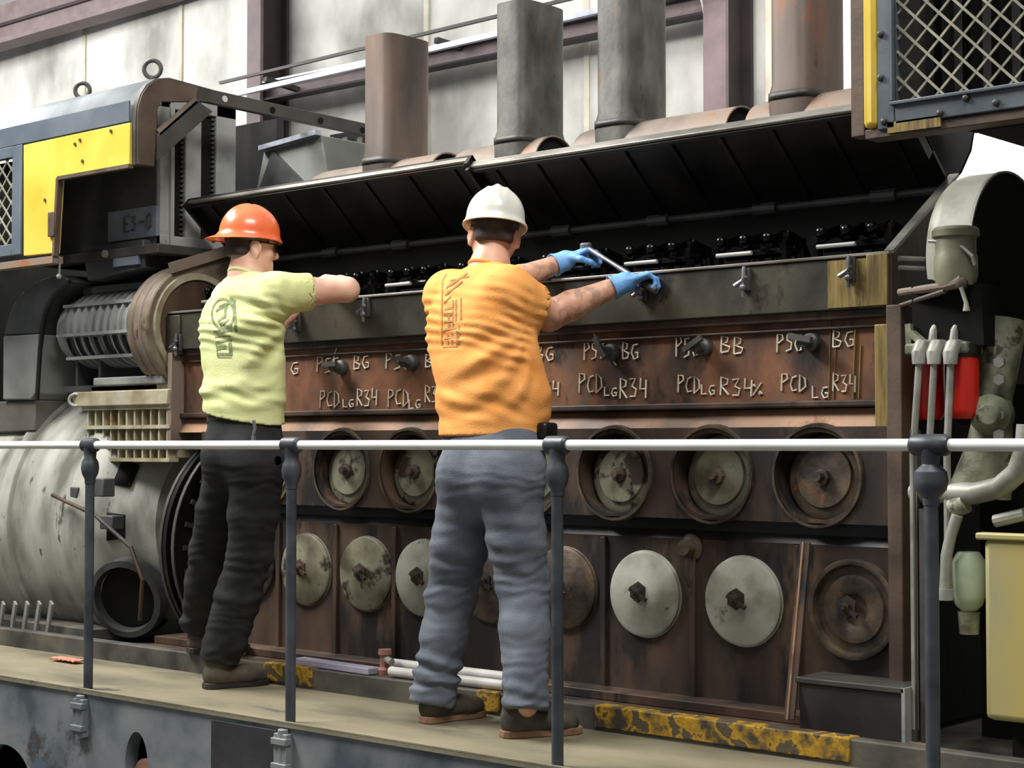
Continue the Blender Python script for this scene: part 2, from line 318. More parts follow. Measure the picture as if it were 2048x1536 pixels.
# ------------------------------------------------------------------ diesel engine
EX0, EX1 = -6.66, -2.79
eng = thing('diesel_engine', 'rust brown diesel engine block with round inspection covers and chalk writing', 'engine', (-4.7, 5.1, 0.03))
r1x = sorted([at(px, 950, 5.05).x for px in (700, 835, 1245, 1440, 1650)]+[-4.70, -4.36, -5.93])
r2x = [-6.07, -5.697, -5.312, -4.967, -4.59, -4.211, -3.82, -3.387, -2.942]
# upper wall of the top deck
q = MB(); q.box(EX0, EX1, 5.0, 5.05, 1.455, 1.628); q.build('top_deck_wall', m_deckwall, eng, bevel=0.004)
q = MB(); q.box(EX0, EX1+0.01, 4.992, 5.054, 1.6285, 1.640); q.build('top_deck_rim', m_edge, eng, bevel=0.003)
s0 = at(1655, 560, 4.996).x
q = MB(); q.box(s0, s0+0.155, 4.996, 5.004, 1.462, 1.622); q.build('oil_stain', m_stain, eng)
q = MB(); q.box(EX1-0.075, EX1+0.004, 4.990, 5.01, 1.46, 1.634); q.build('end_flange', m_stain, eng, bevel=0.003)
q = MB(); q.box(EX0-0.02, EX0+0.10, 4.985, 5.03, 1.43, 1.62); q.build('corner_bracket', m_deckwall, eng, bevel=0.005)
# gable end plate
q = MB(); q.prism([(EX1, 5.0, 1.40), (EX1, 5.0, 1.63), (EX1, 5.46, 1.93), (EX1, 5.46, 1.40)], (0.015, 0, 0)); q.build('gable_plate', m_framebrown, eng)
q = MB(); q.bar((EX1+0.008, 4.995, 1.636), (EX1+0.008, 5.46, 1.945), 0.035, 0.012); q.build('gable_edge', m_edge, eng)
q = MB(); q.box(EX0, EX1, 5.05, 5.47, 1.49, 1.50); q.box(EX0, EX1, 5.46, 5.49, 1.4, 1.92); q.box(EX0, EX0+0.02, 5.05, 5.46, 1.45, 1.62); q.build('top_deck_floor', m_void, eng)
# chalked side wall, seam lips, ledge
q = MB(); q.box(EX0+0.04, EX1, 5.045, 5.12, 1.13, 1.44); q.build('side_wall', m_rust, eng)
q = MB(); q.box(EX0+0.02, EX1+0.01, 5.02, 5.10, 1.425, 1.457); q.box(EX0+0.02, EX1+0.01, 5.03, 5.1, 1.392, 1.402); q.build('seam_lip', m_rustlow, eng, bevel=0.004)
q = MB(); q.box(EX0+0.04, EX1, 5.02, 5.12, 1.128, 1.152); q.build('ledge', m_rustlow, eng, bevel=0.006)
# sloped shoulder above the cover recesses, cells with round holes
q = MB(); q.prism([(EX0+0.04, 5.06, 1.125), (EX0+0.04, 5.015, 1.06), (EX0+0.04, 5.2, 1.06)], (EX1-EX0-0.04, 0, 0)); q.build('shoulder', m_rustlight, eng)
EL = -6.40
q = MB(); prev = EL
for i, x in enumerate(r1x):
    nx = EX1 if i == len(r1x)-1 else (x+r1x[i+1])/2
    q.hole(prev, nx, 0.735, 1.062, x, 0.895, 0.166, 5.0, 0.15, rz=0.15); prev = nx
q.build('airbox_wall', m_rustlow, eng)
q = MB(); q.box(EL, EX1, 5.14, 5.2, 0.70, 1.07); q.build('airbox_back', m_black, eng)
for i, x in enumerate(r1x):
    mm = m_covdark if i == len(r1x)-1 else m_cream2
    c = MB(); c.lathe((x, 5.085, 0.887), (0, -1, 0.10), [(0, 0.150), (0.022, 0.149), (0.030, 0.140), (0.034, 0.11), (0.044, 0.105), (0.048, 0.03)], 36)
    cv = c.build('airbox_cover', mm, eng)
    c = MB(); c.lathe((x, 5.040, 0.888), (0, -1, 0.10), [(0, 0.032), (0.02, 0.03), (0.022, 0.017), (0.045, 0.016)], 8); c.build('clamp_nut', m_covdark, cv)
    c = MB(); c.lathe((x, 5.0, 0.895), (0, -1, 0), [(-0.01, 0.166), (-0.01, 0.181), (0.010, 0.176), (0.010, 0.166)], 40, cap=False, sx=1.0); c.build('opening_rim', m_covdark, cv)
# recess strip, its shade painted black, and oil pan wall
q = MB(); q.box(EL, EX1, 5.06, 5.15, 0.655, 0.74); q.build('recess_shade_strip', m_black, eng)
q = MB(); q.box(EL, EX1, 5.04, 5.16, 0.055, 0.66); q.build('oil_pan_wall', m_rustlow, eng)
q = MB(); q.prism([(EL, 5.04, 0.66), (EL, 5.055, 0.69), (EL, 5.1, 0.69), (EL, 5.1, 0.6)], (EX1-EL, 0, 0)); q.build('pan_lip', m_black, eng)
for i, x in enumerate(r2x):
    mm = m_cream if i in (3, 6, 7) else (m_cream2 if i in (2, 1) else m_covdark)
    c = MB(); r = 0.158
    c.lathe((x, 5.045, 0.45), (0, -1, 0), [(0, 0.162), (0.006, 0.162), (0.008, r), (0.020, r), (0.026, r-0.010), (0.028, 0.06), (0.034, 0.05), (0.036, 0.001)], 44)
    if i == len(r2x)-1:
        c = MB(); c.lathe((x, 5.045, 0.45), (0, -1, 0), [(0, 0.168), (0.034, 0.168), (0.036, 0.160), (0.034, 0.150), (0.012, 0.144), (0.012, 0.118), (0.022, 0.112), (0.026, 0.06), (0.016, 0.05), (0.016, 0.001)], 44)
    cv = c.build('crankcase_cover', mm, eng, sharp=50)
    c = MB(); c.lathe((x-0.015, 5.012, 0.458), (0, -1, 0), [(0, 0.040), (0.008, 0.038), (0.010, 0.02), (0.022, 0.018), (0.024, 0.010), (0.032, 0.009)], 6)
    c.bar((x-0.045, 4.998, 0.47), (x+0.03, 4.998, 0.43), 0.012, 0.014); c.build('clamp_handle', m_rustlow, cv)
    if i < len(r2x)-1:
        xm = (x+r2x[i+1])/2
        c = MB(); c.box(xm-0.012, xm+0.012, 5.025, 5.045, 0.08, 0.655); c.build('pan_rib', m_rustlow, eng, bevel=0.003)
q = MB(); q.box(EX0, EX1+0.02, 4.86, 5.2, 0.035, 0.06); q.box(EX0, EX1+0.02, 4.93, 5.2, 0.06, 0.095); q.build('mounting_rail', m_rustlow, eng, bevel=0.004)
q = MB(); q.box(EX0, EX1-0.5, 4.80, 4.845, 0.03, 0.062); q.build('deck_angle', m_manif, eng, bevel=0.003)
# end post
q = MB(); q.box(EX1, EX1+0.055, 4.985, 5.10, 0.05, 1.46); q.build('end_post', m_framebrown, eng, bevel=0.004)
q = MB(); q.box(EX1-0.055, EX1, 5.005, 5.06, 0.74, 1.40); q.build('end_strip', m_stain, eng, bevel=0.004)
q = MB(); q.box(EX0+0.035, EX0+0.065, 4.97, 5.10, 0.98, 1.44); q.build('left_post', m_manif, eng, bevel=0.003)
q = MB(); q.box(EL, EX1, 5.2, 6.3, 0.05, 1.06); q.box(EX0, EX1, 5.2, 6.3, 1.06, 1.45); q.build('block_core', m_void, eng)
# wall latches (toggle clamps) and test cocks
for px, py in ((355, 690), (730, 620), (1285, 585), (1490, 565), (1700, 545), (592, 650), (985, 600)):
    p = at(px, py, 4.985)
    c = MB(); c.box(p.x-0.017, p.x+0.017, 4.985, 5.002, p.z-0.03, p.z+0.05)
    l = c.build('latch', m_frame, eng, bevel=0.003)
    c = MB(); c.tube([(p.x, 4.98, p.z+0.055), (p.x, 4.972, p.z), (p.x-0.004, 4.98, p.z-0.05)], 0.007, 8)
    c.tube([(p.x-0.032, 4.968, p.z-0.012), (p.x, 4.972, p.z+0.006), (p.x+0.012, 4.968, p.z+0.02)], 0.009, 8)
    c.ball((p.x, 4.972, p.z-0.018), 0.012, 8); c.build('toggle', m_chrome, l)
for px, py, a in ((685, 735, 0), (825, 725, 0.1), (1225, 705, 1), (1410, 695, -0.5), (1625, 685, 0.2), (960, 715, 0), (1050, 712, 0.3)):
    p = at(px, py, 5.04)
    c = MB(); c.lathe((p.x, 5.05, p.z), (0, -1, 0), [(0, 0.034), (0.03, 0.032), (0.04, 0.022), (0.075, 0.02)], 14)
    k = c.build('test_cock', m_greydk, eng)
    c = MB(); c.bar((p.x-0.05*math.cos(a), 4.968, p.z+0.012+0.05*math.sin(a)), (p.x+0.04*math.cos(a), 4.968, p.z+0.012-0.04*math.sin(a)), 0.016, 0.02); c.build('cock_lever', m_frame if a else m_greydk, k)
# dribble streaks of old yellow oil
q = MB()
for px, y0, y1, wd in ((1662, 640, 830, 3), (1672, 680, 830, 2), (1712, 650, 880, 6), (1722, 690, 870, 3), (1770, 660, 800, 4)):
    a = at(px, y0, 5.043); b_ = at(px-4, y1, 5.043); q.bar(a, (b_.x, 5.043, max(b_.z, 1.155)), 0.0022*wd, 0.003)
q.build('oil_dribble', m_stain, eng)
# chalk writing
GL = {'P': [[(0, 0), (.05, 1), (.45, .95), (.5, .7), (.1, .5)]], 'S': [[(.5, .95), (.1, .9), (.1, .6), (.45, .45), (.4, .1), (0, .0)]],
      'G': [[(.5, .9), (.15, .85), (0, .4), (.2, .02), (.5, .12), (.5, .42), (.28, .42)]], 'B': [[(0, 0), (.05, 1), (.4, .85), (.35, .6), (.08, .5), (.5, .3), (.4, .05), (0, 0)]],
      'C': [[(.5, .9), (.15, .8), (0, .4), (.15, .05), (.5, .1)]], 'D': [[(0, 0), (.05, 1), (.45, .75), (.5, .3), (0, 0)]], 'L': [[(0, 1), (0, 0), (.45, .02)]],
      'R': [[(0, 0), (.05, 1), (.45, .85), (.4, .6), (.05, .5), (.5, 0)]], '3': [[(0, .9), (.4, .95), (.15, .55), (.45, .4), (.35, .05), (0, .05)]],
      '4': [[(.05, 1), (0, .45), (.45, .45)], [(.45, .9), (.4, 0)]], '%': [[(0, 0), (.5, 1)], [(.05, .9), (.15, .7), (0, .75), (.05, .9)], [(.4, .3), (.55, .1), (.38, .05), (.4, .3)]],
      '/': [[(.6, 1.6), (0, -.4)]], '\\': [[(0, 1.5), (.8, -.3)]]}
def chalk(items):
    """items: (text, px, baseline py, height px, px advance)"""
    for (s, px, py, hp, adv) in items:
        q = MB()
        o = at(px, py, 5.041); z1 = at(px, py-hp, 5.041).z; h = z1-o.z
        for i, ch in enumerate(s):
            o2 = at(px+adv*i, py+(random.random()-.5)*4, 5.041); e = at(px+adv*(i+0.95), py, 5.041); wd = e.x-o2.x
            for st in GL[ch]:
                q.tube([(o2.x+u*wd*1.45, 5.0415, o2.z+v*h) for u, v in st], 0.0034, 5)
        q.build('chalk_writing', m_chalk, eng)
chalk([('G', 582, 750, 26, 20), ('PSG', 634, 745, 30, 16), ('BG', 708, 738, 28, 17), ('/', 660, 730, 40, 26), ('PCD', 640, 816, 34, 14), ('LG', 686, 816, 16, 12), ('R34', 714, 812, 34, 15)])
chalk([('PSG', 772, 738, 30, 17), ('BG', 851, 734, 26, 17), ('PCD', 776, 812, 34, 15), ('LG', 818, 818, 18, 13), ('R34', 850, 806, 34, 14)])
chalk([('BG', 1072, 722, 30, 20), ('34', 1088, 792, 30, 18)])
chalk([('PSG', 1168, 720, 34, 15), ('BG', 1245, 719, 34, 18), ('\\', 1188, 722, 36, 40), ('PCD', 1158, 786, 38, 17), ('LG', 1209, 792, 18, 14), ('R34', 1240, 796, 40, 20)])
chalk([('PSG', 1352, 713, 40, 16), ('BB', 1442, 706, 34, 26), ('PCD', 1356, 786, 34, 16), ('LG', 1403, 790, 20, 15), ('R34', 1441, 792, 36, 24), ('%', 1506, 790, 24, 24)])
chalk([('PSG', 1554, 703, 36, 18), ('BG', 1666, 694, 34, 24), ('PCD', 1563, 782, 34, 18), ('LG', 1625, 796, 24, 18), ('R34', 1666, 784, 36, 17)])
# valve gear seen down in the open top deck: one rocker assembly per cylinder
def rocker(x):
    t = MB(); o = thing('rocker_assembly', None, 'rocker arms', (x, 5.25, 1.50))
    t.tube([(x-0.15, 5.24, 1.70), (x+0.15, 5.24, 1.70)], 0.018, 10); t.build('rocker_shaft', m_gloss, o)
    for dx in (-0.10, 0.0, 0.10):
        a = MB(); a.bar((x+dx, 5.13, 1.725), (x+dx, 5.24, 1.76), 0.03, 0.04); a.bar((x+dx, 5.24, 1.76), (x+dx, 5.36, 1.735), 0.03, 0.04)
        a.ball((x+dx, 5.13, 1.74), 0.022, 10); a.lathe((x+dx, 5.36, 1.50), (0, 0, 1), [(0, 0.03), (0.2, 0.03), (0.235, 0.014), (0.26, 0.014)], 12)
        a.build('rocker_arm', m_gloss, o, bevel=0.004)
    for dx in (-0.145, 0.145):
        a = MB(); a.lathe((x+dx, 5.18, 1.50), (0, 0, 1), [(0, 0.02), (0.2, 0.02), (0.2, 0.026), (0.235, 0.026), (0.235, 0.012), (0.26, 0.012)], 6); a.build('crab_stud', m_gloss, o)
    a = MB(); a.tube([(x-0.09, 5.085, 1.685), (x+0.06, 5.085, 1.685)], 0.008, 8); a.build('fuel_line', m_grey, o)
    return o
labs = ['oily rocker arms in the open top deck at its left end behind the left worker', 'oily rocker arms in the open top deck just left of the left worker\'s elbow',
        'oily rocker arms just right of the left worker\'s elbow above a latch', 'oily rocker arms hidden mostly behind the orange shirted worker\'s shoulder',
        'oily rocker arms behind the head of the worker in the white helmet', 'oily rocker arms under the torque wrench between the two blue gloves',
        'oily rocker arms just right of the lower blue glove', 'oily rocker arms above the latch in the middle right of the engine', 'oily rocker arms at the right end of the top deck by the yellow stain']
for i, x in enumerate((-6.42, -6.0, -5.58, -5.16, -4.74, -4.28, -3.86, -3.44, -3.02)):
    o = rocker(x); o['label'] = labs[i]; o['group'] = 'rocker assemblies in the open top deck'

# ------------------------------------------------------------------ raised top deck covers
def deck_cover(x0, x1, fy, fz, hy, hz, label, n):
    o = thing('top_deck_cover', label, 'engine cover', ((x0+x1)/2, hy, hz), 'raised top deck covers')
    f = Vector((0, fy, fz)); h = Vector((0, hy, hz)); d = (h-f).normalized(); nn = Vector((0, -d.z, d.y))
    if nn.z < 0: nn = -nn
    def pl(q, xa, xb, a, b_, t0, t1):
        L_ = (h-f).length
        pts = [f+d*(a*L_)+nn*t0, f+d*(b_*L_)+nn*t0, f+d*(b_*L_)+nn*t1, f+d*(a*L_)+nn*t1]
        q.prism([Vector((xa, p.y, p.z)) for p in pts], (xb-xa, 0, 0))
    q = MB(); pl(q, x0, x1, 0, 1, 0, 0.012); q.build('cover_plate', m_black, o)
    q = MB(); pl(q, x0, x1, 0.0, 0.035, -0.022, 0.016); q.build('free_edge', m_edge, o, bevel=0.004)
    q = MB(); pl(q, x0, x1, 0.035, 0.07, -0.03, 0.0); q.build('edge_seal', m_black, o)
    for i in range(n):
        xr = x0+(x1-x0)*(i+0.5)/n
        q = MB(); pl(q, xr-0.012, xr+0.012, 0.07, 0.95, -0.012, 0); q.build('stiffening_rib', m_black, o, bevel=0.003)
    for xe in (x0, x1-0.02):
        q = MB(); pl(q, xe, xe+0.02, 0.0, 0.6, -0.04, 0.01); q.build('end_lip', m_black, o)
    q = MB(); q.tube([(x0, hy, hz-0.01), (x1, hy, hz-0.01)], 0.016, 10)
    for i in range(4):
        xr = x0+(x1-x0)*(i+0.5)/4; q.tube([(xr-0.05, hy-0.005, hz-0.01), (xr+0.05, hy-0.005, hz-0.01)], 0.026, 10)
    q.build('hinge', m_greydk, o)
    return o
deck_cover(-6.72, -4.81, 5.15, 2.200, 5.46, 1.925, 'left black engine cover tilted open above the orange hard hat', 7)
deck_cover(-4.822, -2.80, 5.15, 2.172, 5.46, 1.908, 'longer right black engine cover tilted open above the white hard hat', 9)

# ------------------------------------------------------------------ exhaust stacks
def stack(px0, px1, ztop, mat_, label, man):
    y = 5.72
    xa = at(px0, 250, y).x; xb = at(px1, 250, y).x; xc = (xa+xb)/2
    o = thing('exhaust_stack', label, 'exhaust stack', (xc, y, 2.05), 'exhaust stacks above the engine')
    def ring(z, k=1.0, n=48):
        out = []; ax, ay = 0.098*k, 0.155*k
        for i in range(n):
            t = 2*PI*i/n; c, s = math.cos(t), math.sin(t); e = 0.5
            out.append((xc+ax*math.copysign(abs(c)**e, c), y+ay*math.copysign(abs(s)**e, s), z))
        return out
    n = 48; zs = [2.2, 2.34, 2.36, 2.40, ztop]; ks = [1.08, 1.08, 1.08, 1.0, 1.0]
    vs = [p for z, k in zip(zs, ks) for p in ring(z, k)]+ring(ztop, 0.93)+ring(ztop-0.35, 0.93)
    m = len(zs)+2
    fs = [(i*n+k, i*n+(k+1) % n, (i+1)*n+(k+1) % n, (i+1)*n+k) for i in range(m-1) for k in range(n)]+[tuple(range((m-1)*n, m*n))]
    q = MB(); q.add(vs, fs); q.build('flue', mat_, o)
    q = MB(); q.add(ring(2.335, 1.10)+ring(2.365, 1.10), [(k, (k+1) % n, n+(k+1) % n, n+k) for k in range(n)]); q.build('base_weld', m_frame, o, solid=0.01)
    for (x0, x1) in man:
        q = MB(); q.lathe((x0, y-0.02, 2.215), (1, 0, 0), [(0, 0.02), (0.012, 0.10), (0.05, 0.142), (0.09, 0.148), (x1-x0-0.02, 0.148), (x1-x0, 0.15), (x1-x0, 0.143), (x1-x0-0.10, 0.140)], 32, cap=False); q.build('manifold_pipe', m_manif, o)
        q = MB(); q.lathe((x1-0.03, y-0.02, 2.215), (1, 0, 0), [(0, 0.142), (0.01, 0.142)], 24); q.build('manifold_throat', m_void, o)
    return o
mx = lambda px, py: at(px, py, 5.70).x
stack(742, 847, 2.955, m_stackr, 'short brown exhaust stack, leftmost of the four', [(mx(640, 320), mx(900, 300))])
stack(1008, 1115, 2.965, m_stackg, 'sooty exhaust stack second from left, its slanted top in view', [(mx(925, 300), mx(1112, 280))])
stack(1212, 1318, 3.30, m_stackg, 'tall sooty exhaust stack third from left, cut by the top of the photo', [(mx(1165, 260), mx(1490, 215))])
stack(1562, 1672, 3.45, m_stackr, 'red brown exhaust stack furthest right beside the yellow hood edge', [(mx(1505, 225), mx(1790, 200))])

# ------------------------------------------------------------------ far (left) hood
HX = -6.56
hood = thing('engine_hood', 'slate grey and yellow locomotive hood at the far left with lifting eyes on its roof', 'locomotive hood', (-8.5, 5.6, 1.9))
def hx(px, py, dx=0):
    p = at(px, py, X=HX); return Vector((HX+dx, p.y, p.z))
def side(px, py, Y=4.7):
    return at(px, py, Y)
outl = [(262, 242), (264, 215), (272, 190), (284, 171), (302, 159), (330, 157), (420, 182), (560, 213), (740, 252)]
ol = [hx(a, b_) for a, b_ in outl]; ztop = max(p.z for p in ol)
sk = [(p.y, p.z) for p in ol[:6]]+[(ol[5].y+0.10, ol[5].z+0.004)]
q = MB(); n = len(sk); LX = -13.0
q.add([(HX, y, z) for y, z in sk]+[(LX, y, z) for y, z in sk], [(i, i+1, n+i+1, n+i) for i in range(n-1)])
q.build('roof_skin', m_hoodroof, hood, solid=0.015)
yt = side(260, 242).z
q = MB(); zb = sk[0][1]
q.box(LX, HX-0.005, 4.700, 4.715, yt-0.01, zb+0.0); q.build('side_band', m_hoodside, hood)
# slate strip over the yellow, down to its edge
pv = [side(-260, 345), side(-260, 300), side(47, 288), side(262, 242), side(262, 218), side(-260, 262)]
q = MB(); z0 = side(262, 242).z; z1 = side(262, 214).z
q.box(LX, HX-0.002, 4.692, 4.70, z0, z1+0.03); q.build('upper_band', m_hoodside, hood)
yl = [(47, 512), (47, 290), (259, 245), (259, 330), (119, 356), (110, 506)]
q = MB(); q.prism([side(a, b_, 4.69) for a, b_ in yl], (0, 0.03, 0)); q.build('yellow_panel', m_yellow, hood, bevel=0.003)
q = MB(); q.bar(side(119, 357, 4.695), side(262, 332, 4.695), 0.03, 0.018); q.bar(side(119, 356, 4.695), side(111, 512, 4.695), 0.03, 0.018); q.build('opening_trim', m_framebrown, hood)
q = MB(); q.box(LX, side(112, 515).x, 4.68, 4.74, side(112, 512).z-0.035, side(112, 512).z); q.build('bottom_rail', m_manif, hood)
q = MB(); pz = side(104, 432, 4.68); q.box(pz.x-0.03, pz.x+0.025, 4.675, 4.69, pz.z-0.1, pz.z+0.02); q.build('door_hinge', m_framebrown, hood, bevel=0.003)
for a, b_ in ((150, 288), (160, 280), (165, 322), (222, 262), (90, 400)):
    p = side(a, b_, 4.688); q = MB(); q.lathe(p, (0, -1, 0), [(0, 0.009), (0.005, 0.008)], 8); q.build('rivet', m_framebrown, hood)
# grille door
q = MB(); xg = side(47, 300).x; zg0 = side(20, 512).z; zg1 = yt-0.005; xi = side(27, 400).x; zi0 = side(14, 490).z; zi1 = side(14, 318).z
q.box(xi, xg, 4.69, 4.72, zg0, zg1); q.box(LX, xi, 4.69, 4.72, zi1, zg1); q.box(LX, xi, 4.69, 4.72, zg0, zi0)
gd = q.build('grille_door', m_hoodside, hood, bevel=0.003)
q = MB(); q.box(LX, xi, 4.76, 4.78, zi0, zi1); q.build('grille_backing', m_void, gd)
def lattice(x0, x1, z0, z1, Y, pitch_, wd):
    q = MB(); H = z1-z0; k = x0-H
    while k < x1:
        for sgn in (1, -1):
            a = (k, z0) if sgn > 0 else (k, z1); b2 = (k+H, z1) if sgn > 0 else (k+H, z0)
            ta = max(0, (x0-a[0])/H); tb = min(1, (x1-a[0])/H)
            if tb > ta+0.01:
                pa = (a[0]+H*ta, a[1]+(b2[1]-a[1])*ta); pb = (a[0]+H*tb, a[1]+(b2[1]-a[1])*tb)
                q.bar((pa[0], Y+0.004*sgn, pa[1]), (pb[0], Y+0.004*sgn, pb[1]), wd, 0.006, up=(0, 1, 0))
        k += pitch_
    return q
lattice(xi-1.0, xi, zi0, zi1, 4.705, 0.085, 0.008).build('wire_mesh', m_mesh, gd)
# end arch with gusset
q = MB(); out = [(262, 332)]+outl+[(740, 276), (405, 206), (380, 205), (312, 205), (304, 222), (300, 335)]
q.prism([hx(a, b_, 0.0) for a, b_ in out], (0.035, 0, 0)); arch = q.build('end_arch', m_frame, hood, bevel=0.003)
q = MB(); q.prism([hx(a, b_, 0.036) for a, b_ in ((264, 330), (264, 245), (266, 215), (274, 190), (286, 173), (303, 162), (330, 160), (385, 176), (380, 205), (312, 205), (304, 222), (302, 268), (297, 334))], (0.006, 0, 0)); q.build('arch_corner', m_framebrown, arch)
q = MB(); q.prism([hx(a, b_, 0.036) for a, b_ in ((300, 272), (378, 203), (412, 226), (300, 325))], (0.02, 0, 0)); q.build('gusset_brace', m_frame, arch, bevel=0.003)
q = MB(); q.bar(hx(303, 268, 0.05), hx(380, 202, 0.05), 0.012, 0.03); q.build('brace_lip', m_manif, arch)
for a, b_ in ((347, 178), (440, 200), (536, 222), (632, 243), (716, 262), (288, 245)):
    q = MB(); p = hx(a, b_, 0.036); q.lathe(p, (1, 0, 0), [(0, 0.017), (0.004, 0.016)], 12); q.build('bolt_hole', m_white if a in (347, 440) else m_void, arch)
for px, py in ((165, 181), (305, 138)):
    p = at(px, py, 4.95); q = MB(); rr = 0.042 if px == 305 else 0.038
    ring = [(p.x+rr*math.cos(t)*0.8, p.y+rr*math.cos(t)*0.6, p.z+rr*math.sin(t)) for t in [2*PI*i/20 for i in range(21)]]
    q.tube(ring, 0.011, 10, cap=False); q.tube([(p.x, p.y, p.z-rr-0.10), (p.x, p.y, p.z-rr)], 0.016, 10); q.build('lifting_eye', m_frame, hood)

# ------------------------------------------------------------------ near (right) hood
rh = thing('engine_hood', 'slate grey radiator hood with diamond wire grille at the top right', 'locomotive hood', (-2.0, 5.0, 1.96))
R = lambda px, py, Y=4.7: at(px, py, Y)
xa = R(1701, 150).x; xb = R(1729, 150).x; xc = R(1757, 150).x; xd = R(1792, 150).x
zt = 3.3; zb = R(1728, 272).z
q = MB(); q.box(xa, xb, 4.70, 4.76, zb, zt); q.build('corner_angle', m_framebrown, rh, bevel=0.004)
q = MB(); q.box(xb-0.002, xc, 4.685, 4.74, zb+0.02, zt); q.build('yellow_edge', m_yellow, rh, bevel=0.018)
q = MB(); zi = R(1800, 203).z; q.box(xc, xd, 4.69, 4.73, zb+0.01, zt); q.box(xd, -0.6, 4.69, 4.73, zb+0.02, zi); df = q.build('grille_frame', m_slate, rh, bevel=0.004)
q = MB(); q.box(xd-0.012, xd, 4.678, 4.70, zi, zt); q.box(xd-0.012, -0.6, 4.678, 4.70, zi-0.012, zi); q.build('grille_moulding', m_slate, df, bevel=0.003)
q = MB(); q.box(xd, -0.6, 4.86, 4.88, zi, zt)
q.build('grille_backing', m_void, df)
x = xd+0.05
for i in range(12):
    q = MB(); q.box(x, x+0.028, 4.80, 4.85, zi, zt); q.build('radiator_slat', m_black, df); x += 0.095
lattice(xd, -0.9, zi, zt, 4.712, 0.080, 0.0075).build('wire_mesh', m_mesh, df)
q = MB(); q.box(xb, -0.6, 4.70, 4.78, zb-0.012, zb+0.018); q.build('bottom_flange', m_framebrown, rh, bevel=0.003)
q = MB(); q.box(R(1778, 262).x, R(1884, 248).x, 4.69, 4.70, zb-0.004, zb+0.03); q.build('rust_patch', m_stain, rh)
for a, b_ in ((1761, 68), (1761, 155), (1768, 243), (1880, 226), (1932, 196), (1992, 205)):
    p = R(a, b_, 4.688); q = MB(); q.lathe(p, (0, -1, 0), [(0, 0.012), (0.008, 0.009), (0.011, 0.003)], 10); q.build('bolt', m_frame, rh)
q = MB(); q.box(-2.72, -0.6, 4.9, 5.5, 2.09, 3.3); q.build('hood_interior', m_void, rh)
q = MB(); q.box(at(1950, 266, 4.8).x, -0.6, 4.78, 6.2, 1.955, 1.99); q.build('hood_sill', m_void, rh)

# ------------------------------------------------------------------ machinery left of the engine
cx0 = -6.8
t = thing('filter_cabinet', 'tall dark electrical cabinet with slotted grey filter end behind the yellow hood panel', 'cabinet', (-7.2, 5.4, 1.85))
q = MB(); q.box(-7.75, -6.83, 5.05, 5.54, 1.93, 2.70); q.build('cabinet_body', m_greydk, t, bevel=0.01)
yA, yB = 5.05, 5.52
fr = MB()
def fx(y0, y1, z0, z1, q, d=0.03): q.box(-6.83, -6.83+d, y0, y1, z0, z1)
q = MB()
s1 = (at(342, 300, X=cx0).y, at(372, 300, X=cx0).y); s2 = (at(403, 300, X=cx0).y, at(433, 300, X=cx0).y)
fx(yA, s1[0], 1.98, 2.72, q); fx(s1[1], s2[0], 1.98, 2.72, q); fx(s2[1], yB, 1.98, 2.72, q); fx(yA, yB, 1.98, 2.03, q, 0.034); fx(yA, yB, 2.66, 2.72, q)
q.build('filter_frame', m_grey, t, bevel=0.004)
for (a, b_) in (s1, s2):
    q = MB()
    for i in range(26):
        z = 2.04+i*0.024; q.box(-6.845, -6.812, b_-0.02, b_, z, z+0.012)
    q.build('filter_teeth', m_greydk, t)
    q = MB(); fx(a, b_, 2.0, 2.7, q, 0.004); q.build('filter_slot', m_void, t)
q = MB(); q.bar((-6.79, yA+0.06, 1.98), (-6.79, yA+0.06, 2.68), 0.02, 0.02); q.build('filter_bead', m_grey, t)
q = MB(); q.box(-7.72, -6.72, 4.98, 5.62, 1.93, 1.975); q.build('base_shelf', m_frame, t, bevel=0.004)
p = at(265, 448, 5.04); q = MB(); q.box(p.x-0.2, p.x+0.2, 5.035, 5.05, p.z-0.075, p.z+0.075); pl = q.build('stencil_panel', m_plate, t)
q = MB(); GL['E'] = [[(.5, 1), (0, 1), (0, 0), (.5, 0)], [(0, .5), (.4, .5)]]; GL['-'] = [[(0, .5), (.5, .5)]]; GL['0'] = [[(0, .2), (0, .8), (.25, 1), (.5, .8), (.5, .2), (.25, 0), (0, .2)]]
for i, ch in enumerate('E3-0'):
    for st in GL[ch]: q.tube([(p.x-0.06+i*0.062+u*0.075, 5.033, p.z-0.035+v*0.075) for u, v in st], 0.007, 5)
q.build('stencil_text', m_greydk, pl)
t = thing('blower_duct', 'dark sheet metal duct under the electrical cabinet left of the orange hard hat', 'duct', (-7.2, 5.4, 1.7))
q = MB(); q.prism([at(a, b_, 5.0) for a, b_ in ((165, 498), (285, 478), (290, 535), (175, 562))], (0, 0.7, 0)); q.build('duct_front', m_greydk, t, bevel=0.006)
q = MB(); q.prism([at(a, b_, 5.5) for a, b_ in ((285, 480), (425, 470), (400, 520), (360, 560), (295, 540))], (0, 0.4, 0)); q.build('duct_hopper', m_black, t, bevel=0.006)
q = MB(); a = at(228, 502, 4.99); b_ = at(278, 528, 4.99); q.box(a.x, b_.x, 4.985, 5.0, b_.z, a.z); q.build('duct_plate', m_plate, t)
a = at(214, 508, 4.985); q = MB(); q.lathe(a, (0, -1, 0), [(0, 0.02), (0.02, 0.018)], 12); q.build('duct_knob', m_grey, t)
t = thing('air_hopper', 'grey tapered sheet metal air hopper beside the leftmost exhaust stack', 'duct', (-6.6, 6.0, 2.2))
A = [at(a, b_, 5.75) for a, b_ in ((512, 385), (528, 302), (642, 270), (660, 375))]
q = MB(); q.prism(A, (0, 0.5, 0)); q.build('hopper_body', m_duct, t, bevel=0.006)
